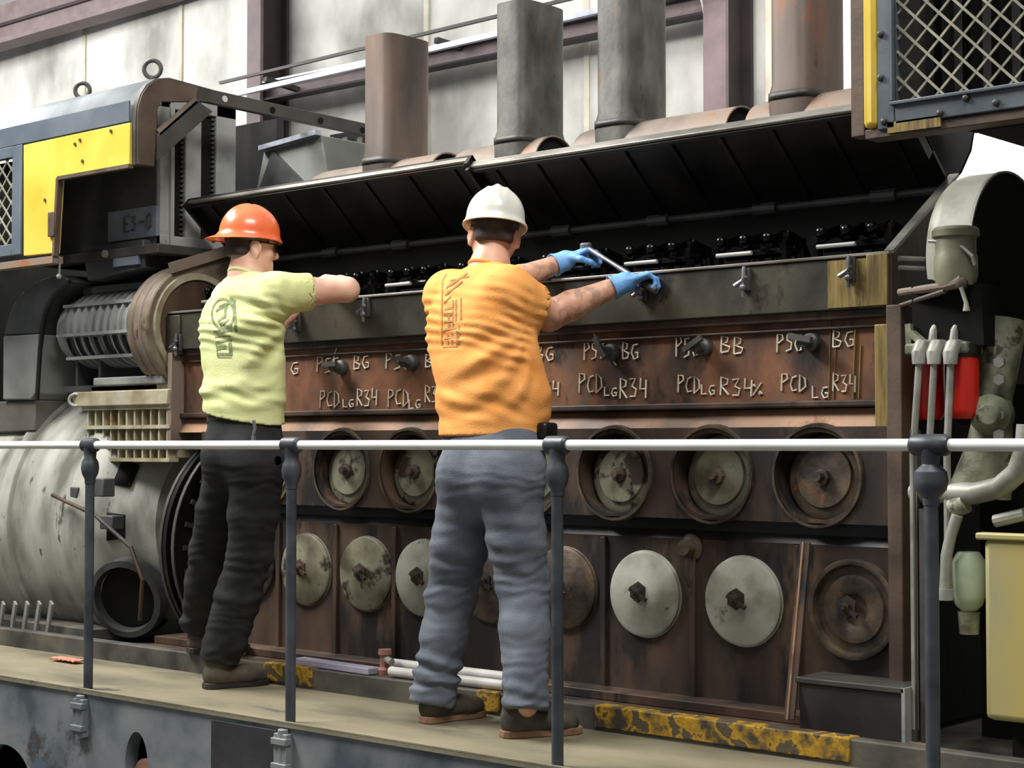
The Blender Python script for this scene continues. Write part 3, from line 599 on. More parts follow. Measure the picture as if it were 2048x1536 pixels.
q = MB(); q.bar(A[1]+Vector((0, -0.02, 0.01)), A[2]+Vector((0, -0.02, 0.01)), 0.04, 0.025); q.build('hopper_lip', m_galv, t)
q = MB(); q.prism([at(a, b_, 5.735) for a, b_ in ((545, 300), (628, 385), (515, 385))], (0, 0.012, 0)); q.build('hopper_gusset', m_greydk, t)
t = thing('equipment_rack', 'black equipment rack between the grey air hopper and the leftmost stack', 'rack', (-6.2, 6.2, 2.0))
a = at(660, 270, 6.3); b_ = at(740, 345, 6.3)
q = MB(); q.box(a.x, b_.x, 6.3, 6.36, b_.z-0.3, a.z); q.build('rack_body', m_void, t)
for px in (664, 692, 722): a = at(px, 275, 6.27); q = MB(); q.box(a.x-0.02, a.x+0.02, 6.26, 6.3, b_.z-0.2, a.z); q.build('rack_post', m_frame, t)
q = MB(); a = at(450, 250, 6.2); b_ = at(530, 400, 6.2); q.box(a.x, b_.x+0.1, 6.2, 6.25, b_.z-0.2, a.z-0.02); q.build('rack_panel', m_black, t)
q = MB(); q.box(-12, -6.7, 6.3, 6.45, 0.05, 2.5); q.build('far_bulkhead', m_void, t)

# ribbed blower motor with scroll housing
bc = at(190, 662, 5.0); BY, BZ = 5.18, at(190, 655, 5.0).z
bx0, bx1 = at(118, 660, 5.05).x, at(312, 640, 5.05).x
t = thing('blower_motor', 'grey ribbed cylindrical blower motor with brown scroll housing left of the green shirt', 'motor', (-7.2, BY, BZ-0.2))
q = MB(); q.lathe((bx0, BY, BZ), (1, 0, 0), [(0, 0.05), (0.005, 0.125), (0.03, 0.165), (0.08, 0.18), (0.12, 0.182), (bx1-bx0, 0.182)], 40); body = q.build('motor_body', m_grey, t)
for k in range(10):
    xx = bx0+0.16+k*(bx1-bx0-0.2)/10
    q = MB(); q.lathe((xx, BY, BZ), (1, 0, 0), [(0, 0.18), (0.004, 0.2), (0.018, 0.2), (0.022, 0.18)], 40, cap=False); q.build('cooling_rib', m_grey, body)
for ang in (3.30, 3.95, 2.5):
    y_, z_ = BY+0.203*math.cos(ang), BZ+0.203*math.sin(ang)
    q = MB(); q.box(bx0+0.1, bx1-0.02, y_-0.012, y_+0.012, z_-0.008, z_+0.008); q.build('rib_rail', m_grey, body)
for k in range(8):
    xx = bx0+0.17+k*(bx1-bx0-0.2)/8
    q = MB(); q.prism([(xx, BY+0.202*math.cos(a), BZ+0.202*math.sin(a)) for a in (3.38, 3.5, 3.62, 3.74, 3.87)]+[(xx+0.028, BY+0.202*math.cos(a), BZ+0.202*math.sin(a)) for a in (3.87, 3.74, 3.62, 3.5, 3.38)], (0, -0.003, -0.001)); q.build('vent_slot', m_void, body)
q = MB(); q.box(bx0+0.15, bx1, BY-0.09, BY+0.05, BZ+0.185, BZ+0.225); q.build('terminal_strip', m_greydk, t, bevel=0.006)
sx0, sx1 = bx1-0.01, bx1+0.16; SR = 0.30
sc_pts = [(BY+SR*math.cos(a), BZ-0.02+SR*math.sin(a)) for a in [math.radians(100+ (350-100)*i/26) for i in range(27)]]
top_end = at(475, 498, X=sx1); bot_end = at(475, 560, X=sx1)
poly = [(sx0, y, z) for y, z in sc_pts]+[(sx0, bot_end.y+0.1, BZ-0.02), (sx0, bot_end.y+0.1, bot_end.z), (sx0, top_end.y+0.1, top_end.z+0.04)]
q = MB(); q.prism(poly, (sx1-sx0, 0, 0)); scr = q.build('scroll_housing', m_scroll, t, bevel=0.01)
q = MB(); q.lathe((sx1-0.005, BY, BZ-0.02), (1, 0, 0), [(0, SR-0.03), (0.02, SR-0.035), (0.02, SR-0.065), (0.0, SR-0.07)], 40, cap=False); q.build('housing_ring', m_fin, scr)
q = MB(); q.lathe((sx1-0.004, BY, BZ-0.02), (1, 0, 0), [(0, SR-0.06), (0.008, SR-0.06)], 40); q.build('housing_disc', m_rustlow, scr)
for dx in (0.04, 0.1):
    q = MB(); q.lathe((sx0+dx, BY, BZ-0.02), (1, 0, 0), [(0, SR), (0.006, SR+0.008), (0.016, SR+0.008), (0.022, SR)], 40, cap=False); q.build('housing_seam', m_manif, scr)
q = MB(); q.bar((sx1+0.01, BY-0.17, BZ+0.26), (sx1+0.01, top_end.y+0.1, top_end.z+0.04), 0.03, 0.05); q.build('duct_edge', m_manif, scr)
q = MB()
for xx in (bx0+0.14, bx0+0.34, bx1-0.06): q.box(xx, xx+0.02, BY-0.12, BY+0.15, BZ-0.30, BZ-0.15)
q.box(bx0+0.1, bx1+0.05, BY-0.16, BY+0.2, BZ-0.32, BZ-0.29); q.build('motor_feet', m_greydk, t)

# finned casting
fa = at(178, 772, 4.98); fb = at(352, 890, 4.98); fX0, fX1 = fa.x, min(fb.x, EX0+0.06)
t = thing('finned_casting', 'cream finned rectangular casting under the ribbed blower motor', 'heat exchanger', ((fX0+fX1)/2, 5.2, 0.9))
zt_ = at(178, 772, 4.98).z; zs_ = [zt_-0.015-0.09*i for i in range(5)]
q = MB(); q.box(fX0-0.04, fX1, 5.02, 5.5, zt_-0.36, zt_); fb_ = q.build('core', m_fin, t, bevel=0.005)
q = MB(); q.box(fX0-0.10, fX1, 4.95, 5.02, zt_-0.105, zt_-0.03); q.build('top_flange', m_fin, fb_, bevel=0.006)
q = MB(); q.box(fX0+0.02, fX1-0.1, 4.99, 5.3, zt_, zt_+0.04); q.build('top_pad', m_grey, fb_, bevel=0.006)
for z in (zt_-0.105, zt_-0.20, zt_-0.29, zt_-0.36):
    q = MB(); q.box(fX0-0.04, fX1, 4.965, 5.02, z-0.018, z); q.build('shelf_fin', m_fin, fb_)
for k in range(11):
    xx = fX0+(fX1-fX0)*k/10.5
    q = MB(); q.box(xx-0.006, xx+0.006, 4.975, 5.02, zt_-0.36, zt_-0.105); q.build('upright_fin', m_fin, fb_)
for k in range(10):
    xx = fX0+(fX1-fX0)*(k+0.5)/10.5
    for z in (zt_-0.2, zt_-0.29, zt_-0.36):
        q = MB(); q.box(xx-0.027, xx+0.027, 5.012, 5.019, z+0.004, z+0.074); q.build('fin_pocket', m_rustlow, fb_)
p = at(152, 800, 4.95); q = MB(); ring = [(p.x+0.03*math.cos(a), p.y+0.02*math.cos(a), p.z+0.03*math.sin(a)) for a in [2*PI*i/16 for i in range(17)]]; q.tube(ring, 0.009, 8, cap=False); q.build('lifting_shackle', m_pipe, t)

# main generator
GY, GZ, GR = 5.55, 0.60, 0.72
g = thing('main_generator', 'large grey main generator drum at the lower left behind the first handrail posts', 'generator', (-7.6, GY, 0.03))
gx0, gx1 = -8.25, -7.22
q = MB(); q.lathe((gx0, GY, GZ), (1, 0, 0), [(-0.12, 0.3), (-0.10, 0.5), (-0.03, 0.66), (0.03, GR), (0.4, GR), (0.41, GR+0.02), (0.5, GR+0.02), (0.51, GR), (gx1-gx0, GR)], 64); gb = q.build('drum', m_gen, g)
q = MB(); q.lathe((gx1, GY, GZ), (1, 0, 0), [(0, GR+0.015), (0.06, GR+0.01), (0.16, GR-0.07), (0.24, GR-0.16), (0.36, GR-0.20), (0.40, GR-0.22), (0.42, 0.2)], 64); eb = q.build('end_bell', m_gen, g)
for k in range(14):
    a0 = 2*PI*k/14; 
    def cone(r, a, u): return (gx1+0.19+u, GY+r*math.cos(a), GZ+r*math.sin(a))
    q = MB(); q.add([cone(GR-0.085, a0-0.11, -0.006), cone(GR-0.085, a0+0.11, -0.006), cone(GR-0.145, a0+0.10, 0.062), cone(GR-0.145, a0-0.10, 0.062)], [(0, 1, 2, 3)]); q.build('bell_opening', m_void, eb, solid=0.012)
for k in range(24):
    a0 = 2*PI*(k+0.5)/24; q = MB(); q.lathe((gx1+0.06, GY+(GR-0.03)*math.cos(a0), GZ+(GR-0.03)*math.sin(a0)), (1, 0, 0), [(0, 0.018), (0.03, 0.018), (0.034, 0.008)], 6); q.build('bell_bolt', m_frame, eb)
# dark inspection window, conduit and frame on the near face
wz = at(205, 1195, 4.86)
q = MB(); q.lathe((wz.x, 5.03, wz.z), (0.45, -1, -0.25), [(0, 0.20), (0.07, 0.195), (0.075, 0.165), (0.02, 0.155)], 32); q.build('brush_port', m_greydk, g)
q = MB(); q.lathe((wz.x, 5.03, wz.z), (0.45, -1, -0.25), [(0.02, 0.155), (0.03, 0.15)], 32); q.build('brush_port_dark', m_void, g)
q = MB(); q.tube([at(105, 990, 4.80), at(190, 1030, 4.78), at(262, 1095, 4.78), at(285, 1160, 4.8), at(280, 1240, 4.85)], 0.010, 10); q.build('conduit', m_rustlow, g)
a = at(152, 985, 4.84); 
for px, py, wpx, hpx in ((150, 985, 28, 24), (147, 1045, 30, 70), (200, 975, 36, 40), (215, 1045, 46, 30)):
    p = at(px, py, 4.84); q = MB(); q.box(p.x-wpx/900, p.x+wpx/900, 4.83, 4.9, p.z-hpx/900, p.z+hpx/900); q.build('brush_cover', m_greydk if wpx != 30 else m_grey, g, bevel=0.006)
for k in range(5):
    p = at(12+k*24, 1235, 4.84); q = MB(); q.bar((p.x-0.03, 4.82, p.z-0.085), (p.x+0.04, 4.80, p.z+0.08), 0.012, 0.04); q.build('cooling_fin', m_duct, g)
q = MB(); q.box(gx0-0.4, gx1+0.15, 4.86, 6.1, 0.03, 0.10); q.build('bed_plate', m_kerb, g, bevel=0.004)
# flywheel / coupling guard between generator and engine
t = thing('flywheel_coupling', 'dark ribbed flywheel coupling between generator and engine block behind the left worker', 'coupling', (-6.5, 5.45, 0.03))
q = MB(); q.lathe((-6.56, 5.45, 0.52), (1, 0, 0), [(0, 0.52), (0.012, 0.57), (0.05, 0.57), (0.06, 0.50), (0.11, 0.50), (0.12, 0.57)], 60); fl = q.build('wheel', m_black, t)
for k in range(30):
    a0 = 2*PI*k/30; q = MB(); q.bar((-6.43, 5.45+0.2*math.cos(a0), 0.52+0.2*math.sin(a0)), (-6.43, 5.45+0.53*math.cos(a0), 0.52+0.53*math.sin(a0)), 0.012, 0.022); q.build('web_rib', m_frame, fl)
for dx, r in ((0.005, 0.575), (0.10, 0.575)):
    q = MB(); q.lathe((-6.56+dx, 5.45, 0.52), (1, 0, 0), [(0, r-0.02), (-0.004, r), (0.016, r), (0.012, r-0.02)], 60, cap=False); q.build('rim_ring', m_frame, fl)

# grey duct at the far left under the hood
t = thing('air_duct', 'weathered grey air duct with a curved black top at the far left edge', 'duct', (-8.2, 5.1, 0.9))
Yd = 4.95
q = MB(); q.prism([at(a, b_, Yd) for a, b_ in ((5, 800), (6, 672), (76, 668), (72, 785), (62, 800))], (0, 0.5, 0)); q.build('duct_box', m_duct, t, bevel=0.008)
q = MB(); q.prism([at(a, b_, Yd+0.02) for a, b_ in ((-60, 868), (-60, 806), (70, 800), (70, 862))], (0, 0.5, 0)); q.build('lower_box', mat('brown_grey_box', [rgb(74, 70, 62), rgb(98, 94, 86)], 4, 0.6), t, bevel=0.008)
q = MB(); q.prism([at(a, b_, Yd+0.01) for a, b_ in ((8, 670), (12, 645), (25, 610), (50, 578), (85, 558), (125, 550), (140, 562), (105, 588), (88, 620), (78, 668))], (0, 0.5, 0)); q.build('duct_elbow', m_greydk, t, bevel=0.008)
q = MB(); q.tube([at(a, b_, Yd-0.01) for a, b_ in ((74, 800), (80, 700), (90, 630), (110, 590), (140, 563))], 0.012, 8); q.build('duct_flange', m_black, t)
t = thing('hanging_cord', 'thin pale cord with a knot hanging under the yellow hood panel', 'cord', at(119, 545, 4.72))
q = MB(); q.tube([at(121, 515, 4.72), at(119, 535, 4.72), at(119, 548, 4.72)], 0.005, 6); q.ball(at(118, 553, 4.72), 0.014, 8); q.build('cord', m_pipe, t)
t = thing('bulkhead', 'black bulkhead plate behind the blower motor and generator', 'bulkhead', (-8.5, 5.9, 0.05))
q = MB(); q.box(-12.5, -6.75, 5.75, 5.8, 0.05, 2.0); q.build('plate', m_void, t)

# ------------------------------------------------------------------ machinery right of the engine
t = thing('hood_dark_bulk', 'black bulk added for the darkness under the right hood behind the tilted cover', 'cooler', (-2.3, 6.0, 1.5))  # black bulk added to fill the dark hood interior
q = MB(); q.prism([at(a, b_, 5.75) for a, b_ in ((1690, 262), (1952, 255), (1945, 300), (1925, 345), (1880, 395), (1870, 700), (1690, 700))], (-0.05, 0.06, 0)); q.build('bulk_body', m_black, t, bevel=0.01)
q = MB(); q.tube([at(1845, 290, 5.72), at(1835, 330, 5.72)], 0.012, 8); q.build('drain_pipe', m_frame, t)
DZ = 1.606; DY = 5.24
t = thing('fan_shroud', 'cream round fan shroud with a black open mouth at the right edge', 'fan shroud', (-2.45, DY, 1.2))
dx0, dx1 = at(1845, 480, 4.95).x, at(1943, 480, 4.97).x
q = MB(); q.lathe((dx0, DY, DZ), (1, 0, 0), [(0, 0.20), (0.0, 0.268), (0.02, 0.284), (0.05, 0.29), (dx1-dx0, 0.29), (dx1-dx0, 0.289), (0.06, 0.275)], 56, cap=False, sx=1.0); sh = q.build('shell', m_cream, t)
q = MB(); q.lathe((dx1-0.012, DY, DZ), (1, 0, 0), [(0, 0.287), (0.012, 0.287)], 48); q.build('mouth', m_void, sh)
q = MB(); q.lathe((dx1-0.004, DY, DZ), (1, 0, 0), [(0, 0.290), (0.0, 0.293), (0.010, 0.293), (0.010, 0.286)], 56, cap=False); q.build('mouth_rim', m_pipe, sh)
p = at(1905, 560, 5.0)
q = MB(); q.lathe((p.x+0.03, 4.965, DZ-0.10), (0, 0, 1), [(0, 0.060), (0.03, 0.068), (0.09, 0.068), (0.10, 0.064), (0.15, 0.064), (0.155, 0.074), (0.175, 0.074), (0.185, 0.066)], 28); q.build('neck', mat('olive_neck', [rgb(78, 76, 58), rgb(112, 110, 88), rgb(132, 128, 104)], 5, 0.5), t)
q = MB(); q.tube([at(1858, 482, 4.93), at(1885, 484, 4.92), at(1925, 494, 4.92), at(1945, 512, 4.92), at(1950, 530, 4.93)], 0.006, 8); q.build('strap_wire', m_pipe, t)
q = MB(); q.box(-2.4, -1.2, 5.5, 5.9, 0.9, 1.86); t2 = thing('dark_space_block', 'black block added for the dark space at the right edge behind the fan shroud', 'housing', (-1.8, 5.4, 0.9)); q.build('housing', m_void, t2, bevel=0.02)  # black block added to keep the space behind the shroud dark
t = thing('crossover_pipe', 'pair of short pale pipes leaving the right end of the top deck', 'pipe', at(1820, 530, 5.1))
for py in (521, 540): q = MB(); q.tube([at(1787, py+2, 5.05), at(1800, py-4, 5.05), at(1845, py-2, 5.1), at(1868, py+4, 5.2)], [0.016, 0.010, 0.010, 0.010], 10); q.build('pipe', m_pipe, t)
t = thing('control_linkage', 'brown governor linkage rod with a hanging hook right of the engine', 'linkage', at(1860, 580, 4.95))
q = MB(); q.tube([at(1800, 585, 5.0), at(1895, 572, 4.92), at(1925, 562, 4.92)], [0.013, 0.015, 0.022], 10); q.build('rod', m_manif, t)
q = MB(); q.tube([at(1800, 612, 5.0), at(1890, 582, 4.92)], 0.009, 8); q.build('lower_rod', m_framebrown, t)
q = MB(); q.lathe(at(1925, 568, 4.93), (0.3, -1, 0), [(0, 0.019), (0.03, 0.019), (0.035, 0.01)], 12); q.build('joint', m_framebrown, t)
q = MB(); q.tube([at(1922, 575, 4.90), at(1932, 605, 4.9), at(1933, 622, 4.9)], [0.007, 0.007, 0.012], 8); q.build('hook', m_pipe, t)
q = MB(); q.prism([at(a, b_, 4.965) for a, b_ in ((1822, 556), (1962, 566), (1968, 690), (1826, 690))], (0, 0.3, 0)); q.build('shroud_shade_block', m_void, t)  # last prism: black block added to darken the shroud's lower half
# red fuel filters
fz = at(1890, 692, 4.95)
t = thing('filter_header', 'pale fuel filter header casting with three elbows over the red canisters', 'filter header', at(1890, 695, 4.95))
a = at(1823, 690, 4.98); b_ = at(1948, 690, 4.98)
q = MB(); q.box(a.x, b_.x, 4.93, 5.16, fz.z-0.025, fz.z+0.012); q.build('header_block', m_moss, t, bevel=0.008)
q = MB(); q.bar(at(1823, 665, 4.95), at(1852, 690, 4.95), 0.04, 0.02); q.bar(at(1818, 648, 4.95), at(1820, 690, 4.95), 0.02, 0.02); q.build('bracket', m_moss, t)
for i, (px, pe) in enumerate(((1838, 1826), (1868, 1858), (1901, 1894))):
    p = at(px, 700, 4.90); e = at(pe, 905, 4.90)
    q = MB(); q.tube([(p.x, 4.96, p.z+0.012), (p.x, 4.915, p.z+0.01), (p.x, 4.90, p.z-0.01), (p.x, 4.90, p.z-0.045)], [0.024, 0.026, 0.025, 0.022], 14); q.build('elbow', m_pipe, t)
    q = MB(); q.tube([(p.x, 4.90, p.z-0.04), (e.x, 4.90, e.z), (e.x, 4.90, 0.10 if i < 2 else 0.55)], 0.0115, 10); q.build('drop_pipe', m_pipe, t)
for px in (1870, 1912):
    q = MB(); q.tube([at(px-4, 690, 4.97), at(px-2, 660, 4.97), at(px+4, 645, 4.98)], [0.018, 0.014, 0.01], 10); q.build('top_stud', m_pipe, t)
for i, (pxa, pxb, lab) in enumerate(((1832, 1892, 'dark red filter canister, left one, half hidden by thin pipes'), (1902, 1962, 'bright red filter canister, right one, beside the mottled green casting'))):
    Yf = 5.10 if i == 0 else 4.985
    cxm = at((pxa+pxb)/2-(2 if i == 0 else 4), 780, Yf).x
    o = thing('filter_canister', lab, 'filter', (cxm, Yf, at(1930, 846, 4.99).z), 'red fuel filters')
    zt2 = at(1930, 715, 4.99).z; zb2 = at(1930, 838, 4.99).z
    q = MB(); q.lathe((cxm, Yf, zb2), (0, 0, 1), [(0, 0.034), (0.012, 0.045), (0.03, 0.048), (zt2-zb2-0.01, 0.048), (zt2-zb2, 0.045)], 32); q.build('can', m_red, o)
    q = MB(); q.lathe((cxm, Yf, zt2), (0, 0, 1), [(0, 0.045), (0.012, 0.054), (0.04, 0.054), (0.045, 0.04)], 32); q.build('cap', m_black, o)
    q = MB(); q.lathe((cxm, Yf, zb2-0.02), (0, 0, 1), [(0, 0.012), (0.02, 0.03)], 12); q.build('drain_plug', m_void, o)
# mottled pump casting
t = thing('pump_casting', 'mottled green pump casting right of the red canisters', 'pump', at(1985, 780, 5.05))
q = MB(); q.tube([at(2010, 640, 5.12), at(1998, 720, 5.10), at(1990, 800, 5.10), at(1978, 900, 5.1), at(1960, 985, 5.1)], [0.07, 0.065, 0.055, 0.075, 0.10], 20); q.build('body', m_moss, t)
q = MB(); q.lathe(at(1985, 830, 5.05), (0.3, -1, 0), [(0, 0.07), (0.05, 0.065), (0.06, 0.05), (0.08, 0.03)], 20); q.build('boss', m_moss, t)
for py in (725, 760, 830, 870): q = MB(); q.lathe(at(2000, py, 5.02), (0.3, -1, 0), [(0, 0.02), (0.03, 0.018)], 6); q.build('bolt', m_pipe, t)
t = thing('return_pipe', 'thick pale curved pipe bending up at the right edge below the handrail', 'pipe', at(1950, 985, 4.9))
q = MB(); q.tube([at(1830, 985, 4.95), at(1890, 985, 4.92), at(1950, 987, 4.9), at(2000, 975, 4.88), at(2035, 945, 4.86), at(2052, 900, 4.86), at(2056, 850, 4.86)], 0.034, 18); q.build('pipe', m_pipe, t)
q = MB(); q.tube([at(1905, 1018, 4.9), at(1932, 1006, 4.9)], 0.032, 14); q.build('pipe_clamp', m_moss, t)
t = thing('drain_hose', 'pale hose hanging beside the last handrail post', 'hose', at(1900, 1100, 4.9))
q = MB(); q.tube([at(1915, 1030, 4.88), at(1902, 1070, 4.88), at(1893, 1110, 4.88), at(1890, 1180, 4.88)], 0.018, 12); q.build('hose', m_pipe, t)
q = MB(); q.tube([at(1890, 1178, 4.88), at(1890, 1200, 4.88)], 0.025, 12); q.build('coupling', m_grey, t)
t = thing('small_canister', 'pale green canister between the last post and the cream tank', 'canister', at(1925, 1240, 4.95))
p = at(1926, 1225, 4.93); z1 = at(1926, 1105, 4.93).z
q = MB(); q.lathe((p.x, 4.97, p.z), (0, 0, 1), [(0, 0.02), (0.02, 0.042), (0.05, 0.052), (z1-p.z-0.03, 0.054), (z1-p.z, 0.035)], 24); q.build('body', m_palegreen, t)
q = MB(); q.lathe((p.x, 4.97, p.z-0.07), (0, 0, 1), [(0, 0.03), (0.07, 0.035)], 16); q.build('base', m_moss, t)
a = at(1968, 1075, 4.75); b_ = at(2100, 1442, 4.75)
t = thing('cream_tank', 'faded cream yellow box tank at the lower right edge', 'tank', (-2.0, 5.0, b_.z))
q = MB(); q.box(a.x, -1.2, 4.74, 5.3, at(2000, 1442, 4.75).z, a.z); q.build('shell', m_tank, t, bevel=0.02)
q = MB(); q.box(a.x-0.02, -1.2, 4.73, 4.78, a.z-0.006, a.z+0.015); q.build('top_lip', m_tank, t, bevel=0.006)
for px in (2020,): q = MB(); q.tube([at(1990, 1042, 4.9), at(2050, 1028, 4.9)], 0.02, 10); q.build('handle', m_pipe, t)
q = MB(); q.box(a.x+0.06, -1.25, 4.8, 5.2, 0.03, at(2000, 1442, 4.75).z); q.build('plinth', m_void, t)
t = thing('angle_bracket', 'thin grey angle bracket standing against the right end of the engine', 'bracket', at(1835, 1450, 4.93))
q = MB(); p = at(1829, 1080, 4.9); e = at(1826, 1415, 4.9); q.box(p.x-0.008, p.x+0.008, 4.89, 4.93, 0.06, p.z+0.35); p2 = at(1846, 1100, 4.9); q.box(p2.x-0.008, p2.x+0.008, 4.89, 4.93, 0.06, p.z+0.1)
q.build('angle', m_frame, t); q = MB(); q.box(p.x-0.012, p2.x+0.03, 4.86, 4.94, 0.03, 0.062); q.build('foot', m_manif, t)
q = MB(); q.box(-2.62, -1.2, 5.3, 5.6, 0.03, 1.2); t = thing('bulkhead', 'black bulkhead behind the pipes at the lower right', 'bulkhead', (-2, 5.4, 0.03)); q.build('plate', m_void, t)
# sump step box and leaning bar
a = at(1605, 1400, 4.88); b_ = at(1812, 1400, 4.88)
t = thing('step_box', 'dark steel step box at the base of the engine below the last round cover', 'step', ((a.x+b_.x)/2, 4.9, 0.03))
zt3 = at(1700, 1362, 4.88).z
q = MB(); q.box(a.x, b_.x, 4.86, 5.0, 0.03, zt3-0.02); q.build('box', mat('dark_box', [rgb(34, 30, 29), rgb(52, 46, 44)], 4, 0.5), t, bevel=0.004)
q = MB(); q.box(a.x-0.01, b_.x+0.01, 4.85, 5.03, zt3-0.02, zt3); q.build('top_plate', m_frame, t, bevel=0.004)
q = MB(); q.box(b_.x, b_.x+0.012, 4.85, 5.0, 0.03, zt3); q.build('end_plate', m_grey, t)
t = thing('leaning_bar', 'rusty flat bar leaning on the engine between the last two lower covers', 'bar', at(1580, 1440, 4.84))
q = MB(); q.bar(at(1611, 1085, 4.99), at(1579, 1438, 4.82), 0.035, 0.012); q.build('flat_bar', m_rustlow, t)
q = MB(); q.bar(at(1607, 1085, 4.985), at(1575, 1440, 4.815), 0.006, 0.016); q.build('bar_edge', m_rustlight, t)
t = thing('pipe_valve', 'small valve on the engine between the two bright round covers', 'valve', at(1368, 1090, 5.0))
p = at(1372, 1095, 5.0)
q = MB(); q.lathe((p.x, 5.05, p.z), (0, -1, 0), [(0, 0.05), (0.02, 0.05), (0.03, 0.03), (0.07, 0.028)], 14); q.build('body', m_covdark, t)
q = MB(); q.tube([(p.x, 5.0, p.z), (p.x+0.01, 4.99, p.z-0.1), (p.x+0.012, 5.01, p.z-0.14)], 0.009, 8); q.build('tube', m_rustlow, t)

# loose things on the kerb
def rod(name, label, cat, a, b_, r, m, n=10, group=None):
    o = MB().tube([a, b_], r, n).build(name, m, None, loc=tuple((Vector(a)+Vector(b_))/2)); return tag(o, label, cat, group)
a = at(592, 1335, 4.73); b_ = at(745, 1352, 4.71)
o = MB().bar((a.x, 4.745, 0.100), (b_.x, 4.72, 0.100), 0.065, 0.026).build('flat_bar', m_lilac, None, bevel=0.003, loc=(a.x, 4.73, 0.09)); tag(o, 'lilac grey flat bar lying on the kerb by the second post', 'bar')
x0_, x1_ = at(785, 1312, 4.82).x, at(1010, 1312, 4.82).x
rod('metal_tube', 'white tube lying nearest the engine behind the grey trousers', 'tube', (x0_, 4.83, 0.118), (x1_, 4.83, 0.118), 0.022, m_white, 12)
x0_, x1_ = at(782, 1345, 4.72).x, at(1020, 1350, 4.72).x
rod('metal_tube', 'pinkish white tube lying along the kerb top behind the grey trousers', 'tube', (x0_, 4.72, 0.108), (x1_, 4.72, 0.108), 0.020, m_white, 12)
p = at(766, 1335, 4.75); t = thing('pipe_fitting', 'small pinkish pipe fitting standing on the kerb left of the white tubes', 'fitting', (p.x, 4.76, 0.085))
q = MB(); q.lathe((p.x, 4.76, 0.085), (0, 0, 1), [(0, 0.028), (0.02, 0.03), (0.03, 0.02), (0.075, 0.02), (0.08, 0.028), (0.10, 0.026)], 14); q.build('body', m_pink, t)
q = MB(); q.tube([(p.x, 4.76, 0.15), (p.x+0.06, 4.74, 0.14)], 0.014, 10); q.build('branch', m_pipe, t)
p = at(135, 1321, z=0.008); bm_ = MB(); n_ = 14
vs = [(p.x+0.10*(i/(n_-1)-.5)*2, p.y+0.03*(j/5-.5)*2, 0.006+0.008*abs(math.sin(i*1.3+j*.9))) for j in range(6) for i in range(n_)]
bm_.add(vs, [(j*n_+i, j*n_+i+1, (j+1)*n_+i+1, (j+1)*n_+i) for j in range(5) for i in range(n_-1)])
o = bm_.build('rag', m_orange_rag, None, solid=0.006, loc=(p.x, p.y, 0)); tag(o, 'small faded orange rag lying on the walkway by the first post', 'rag')
p = at(1745, 1466, 4.80); o = MB().ball((p.x, 4.80, 0.048), 0.024, 8).build('debris_lump', m_white, None, loc=(p.x, 4.8, 0.03)); o.scale = (1.3, 1, 0.8); tag(o, 'pale lump of debris at the foot of the step box', 'debris')

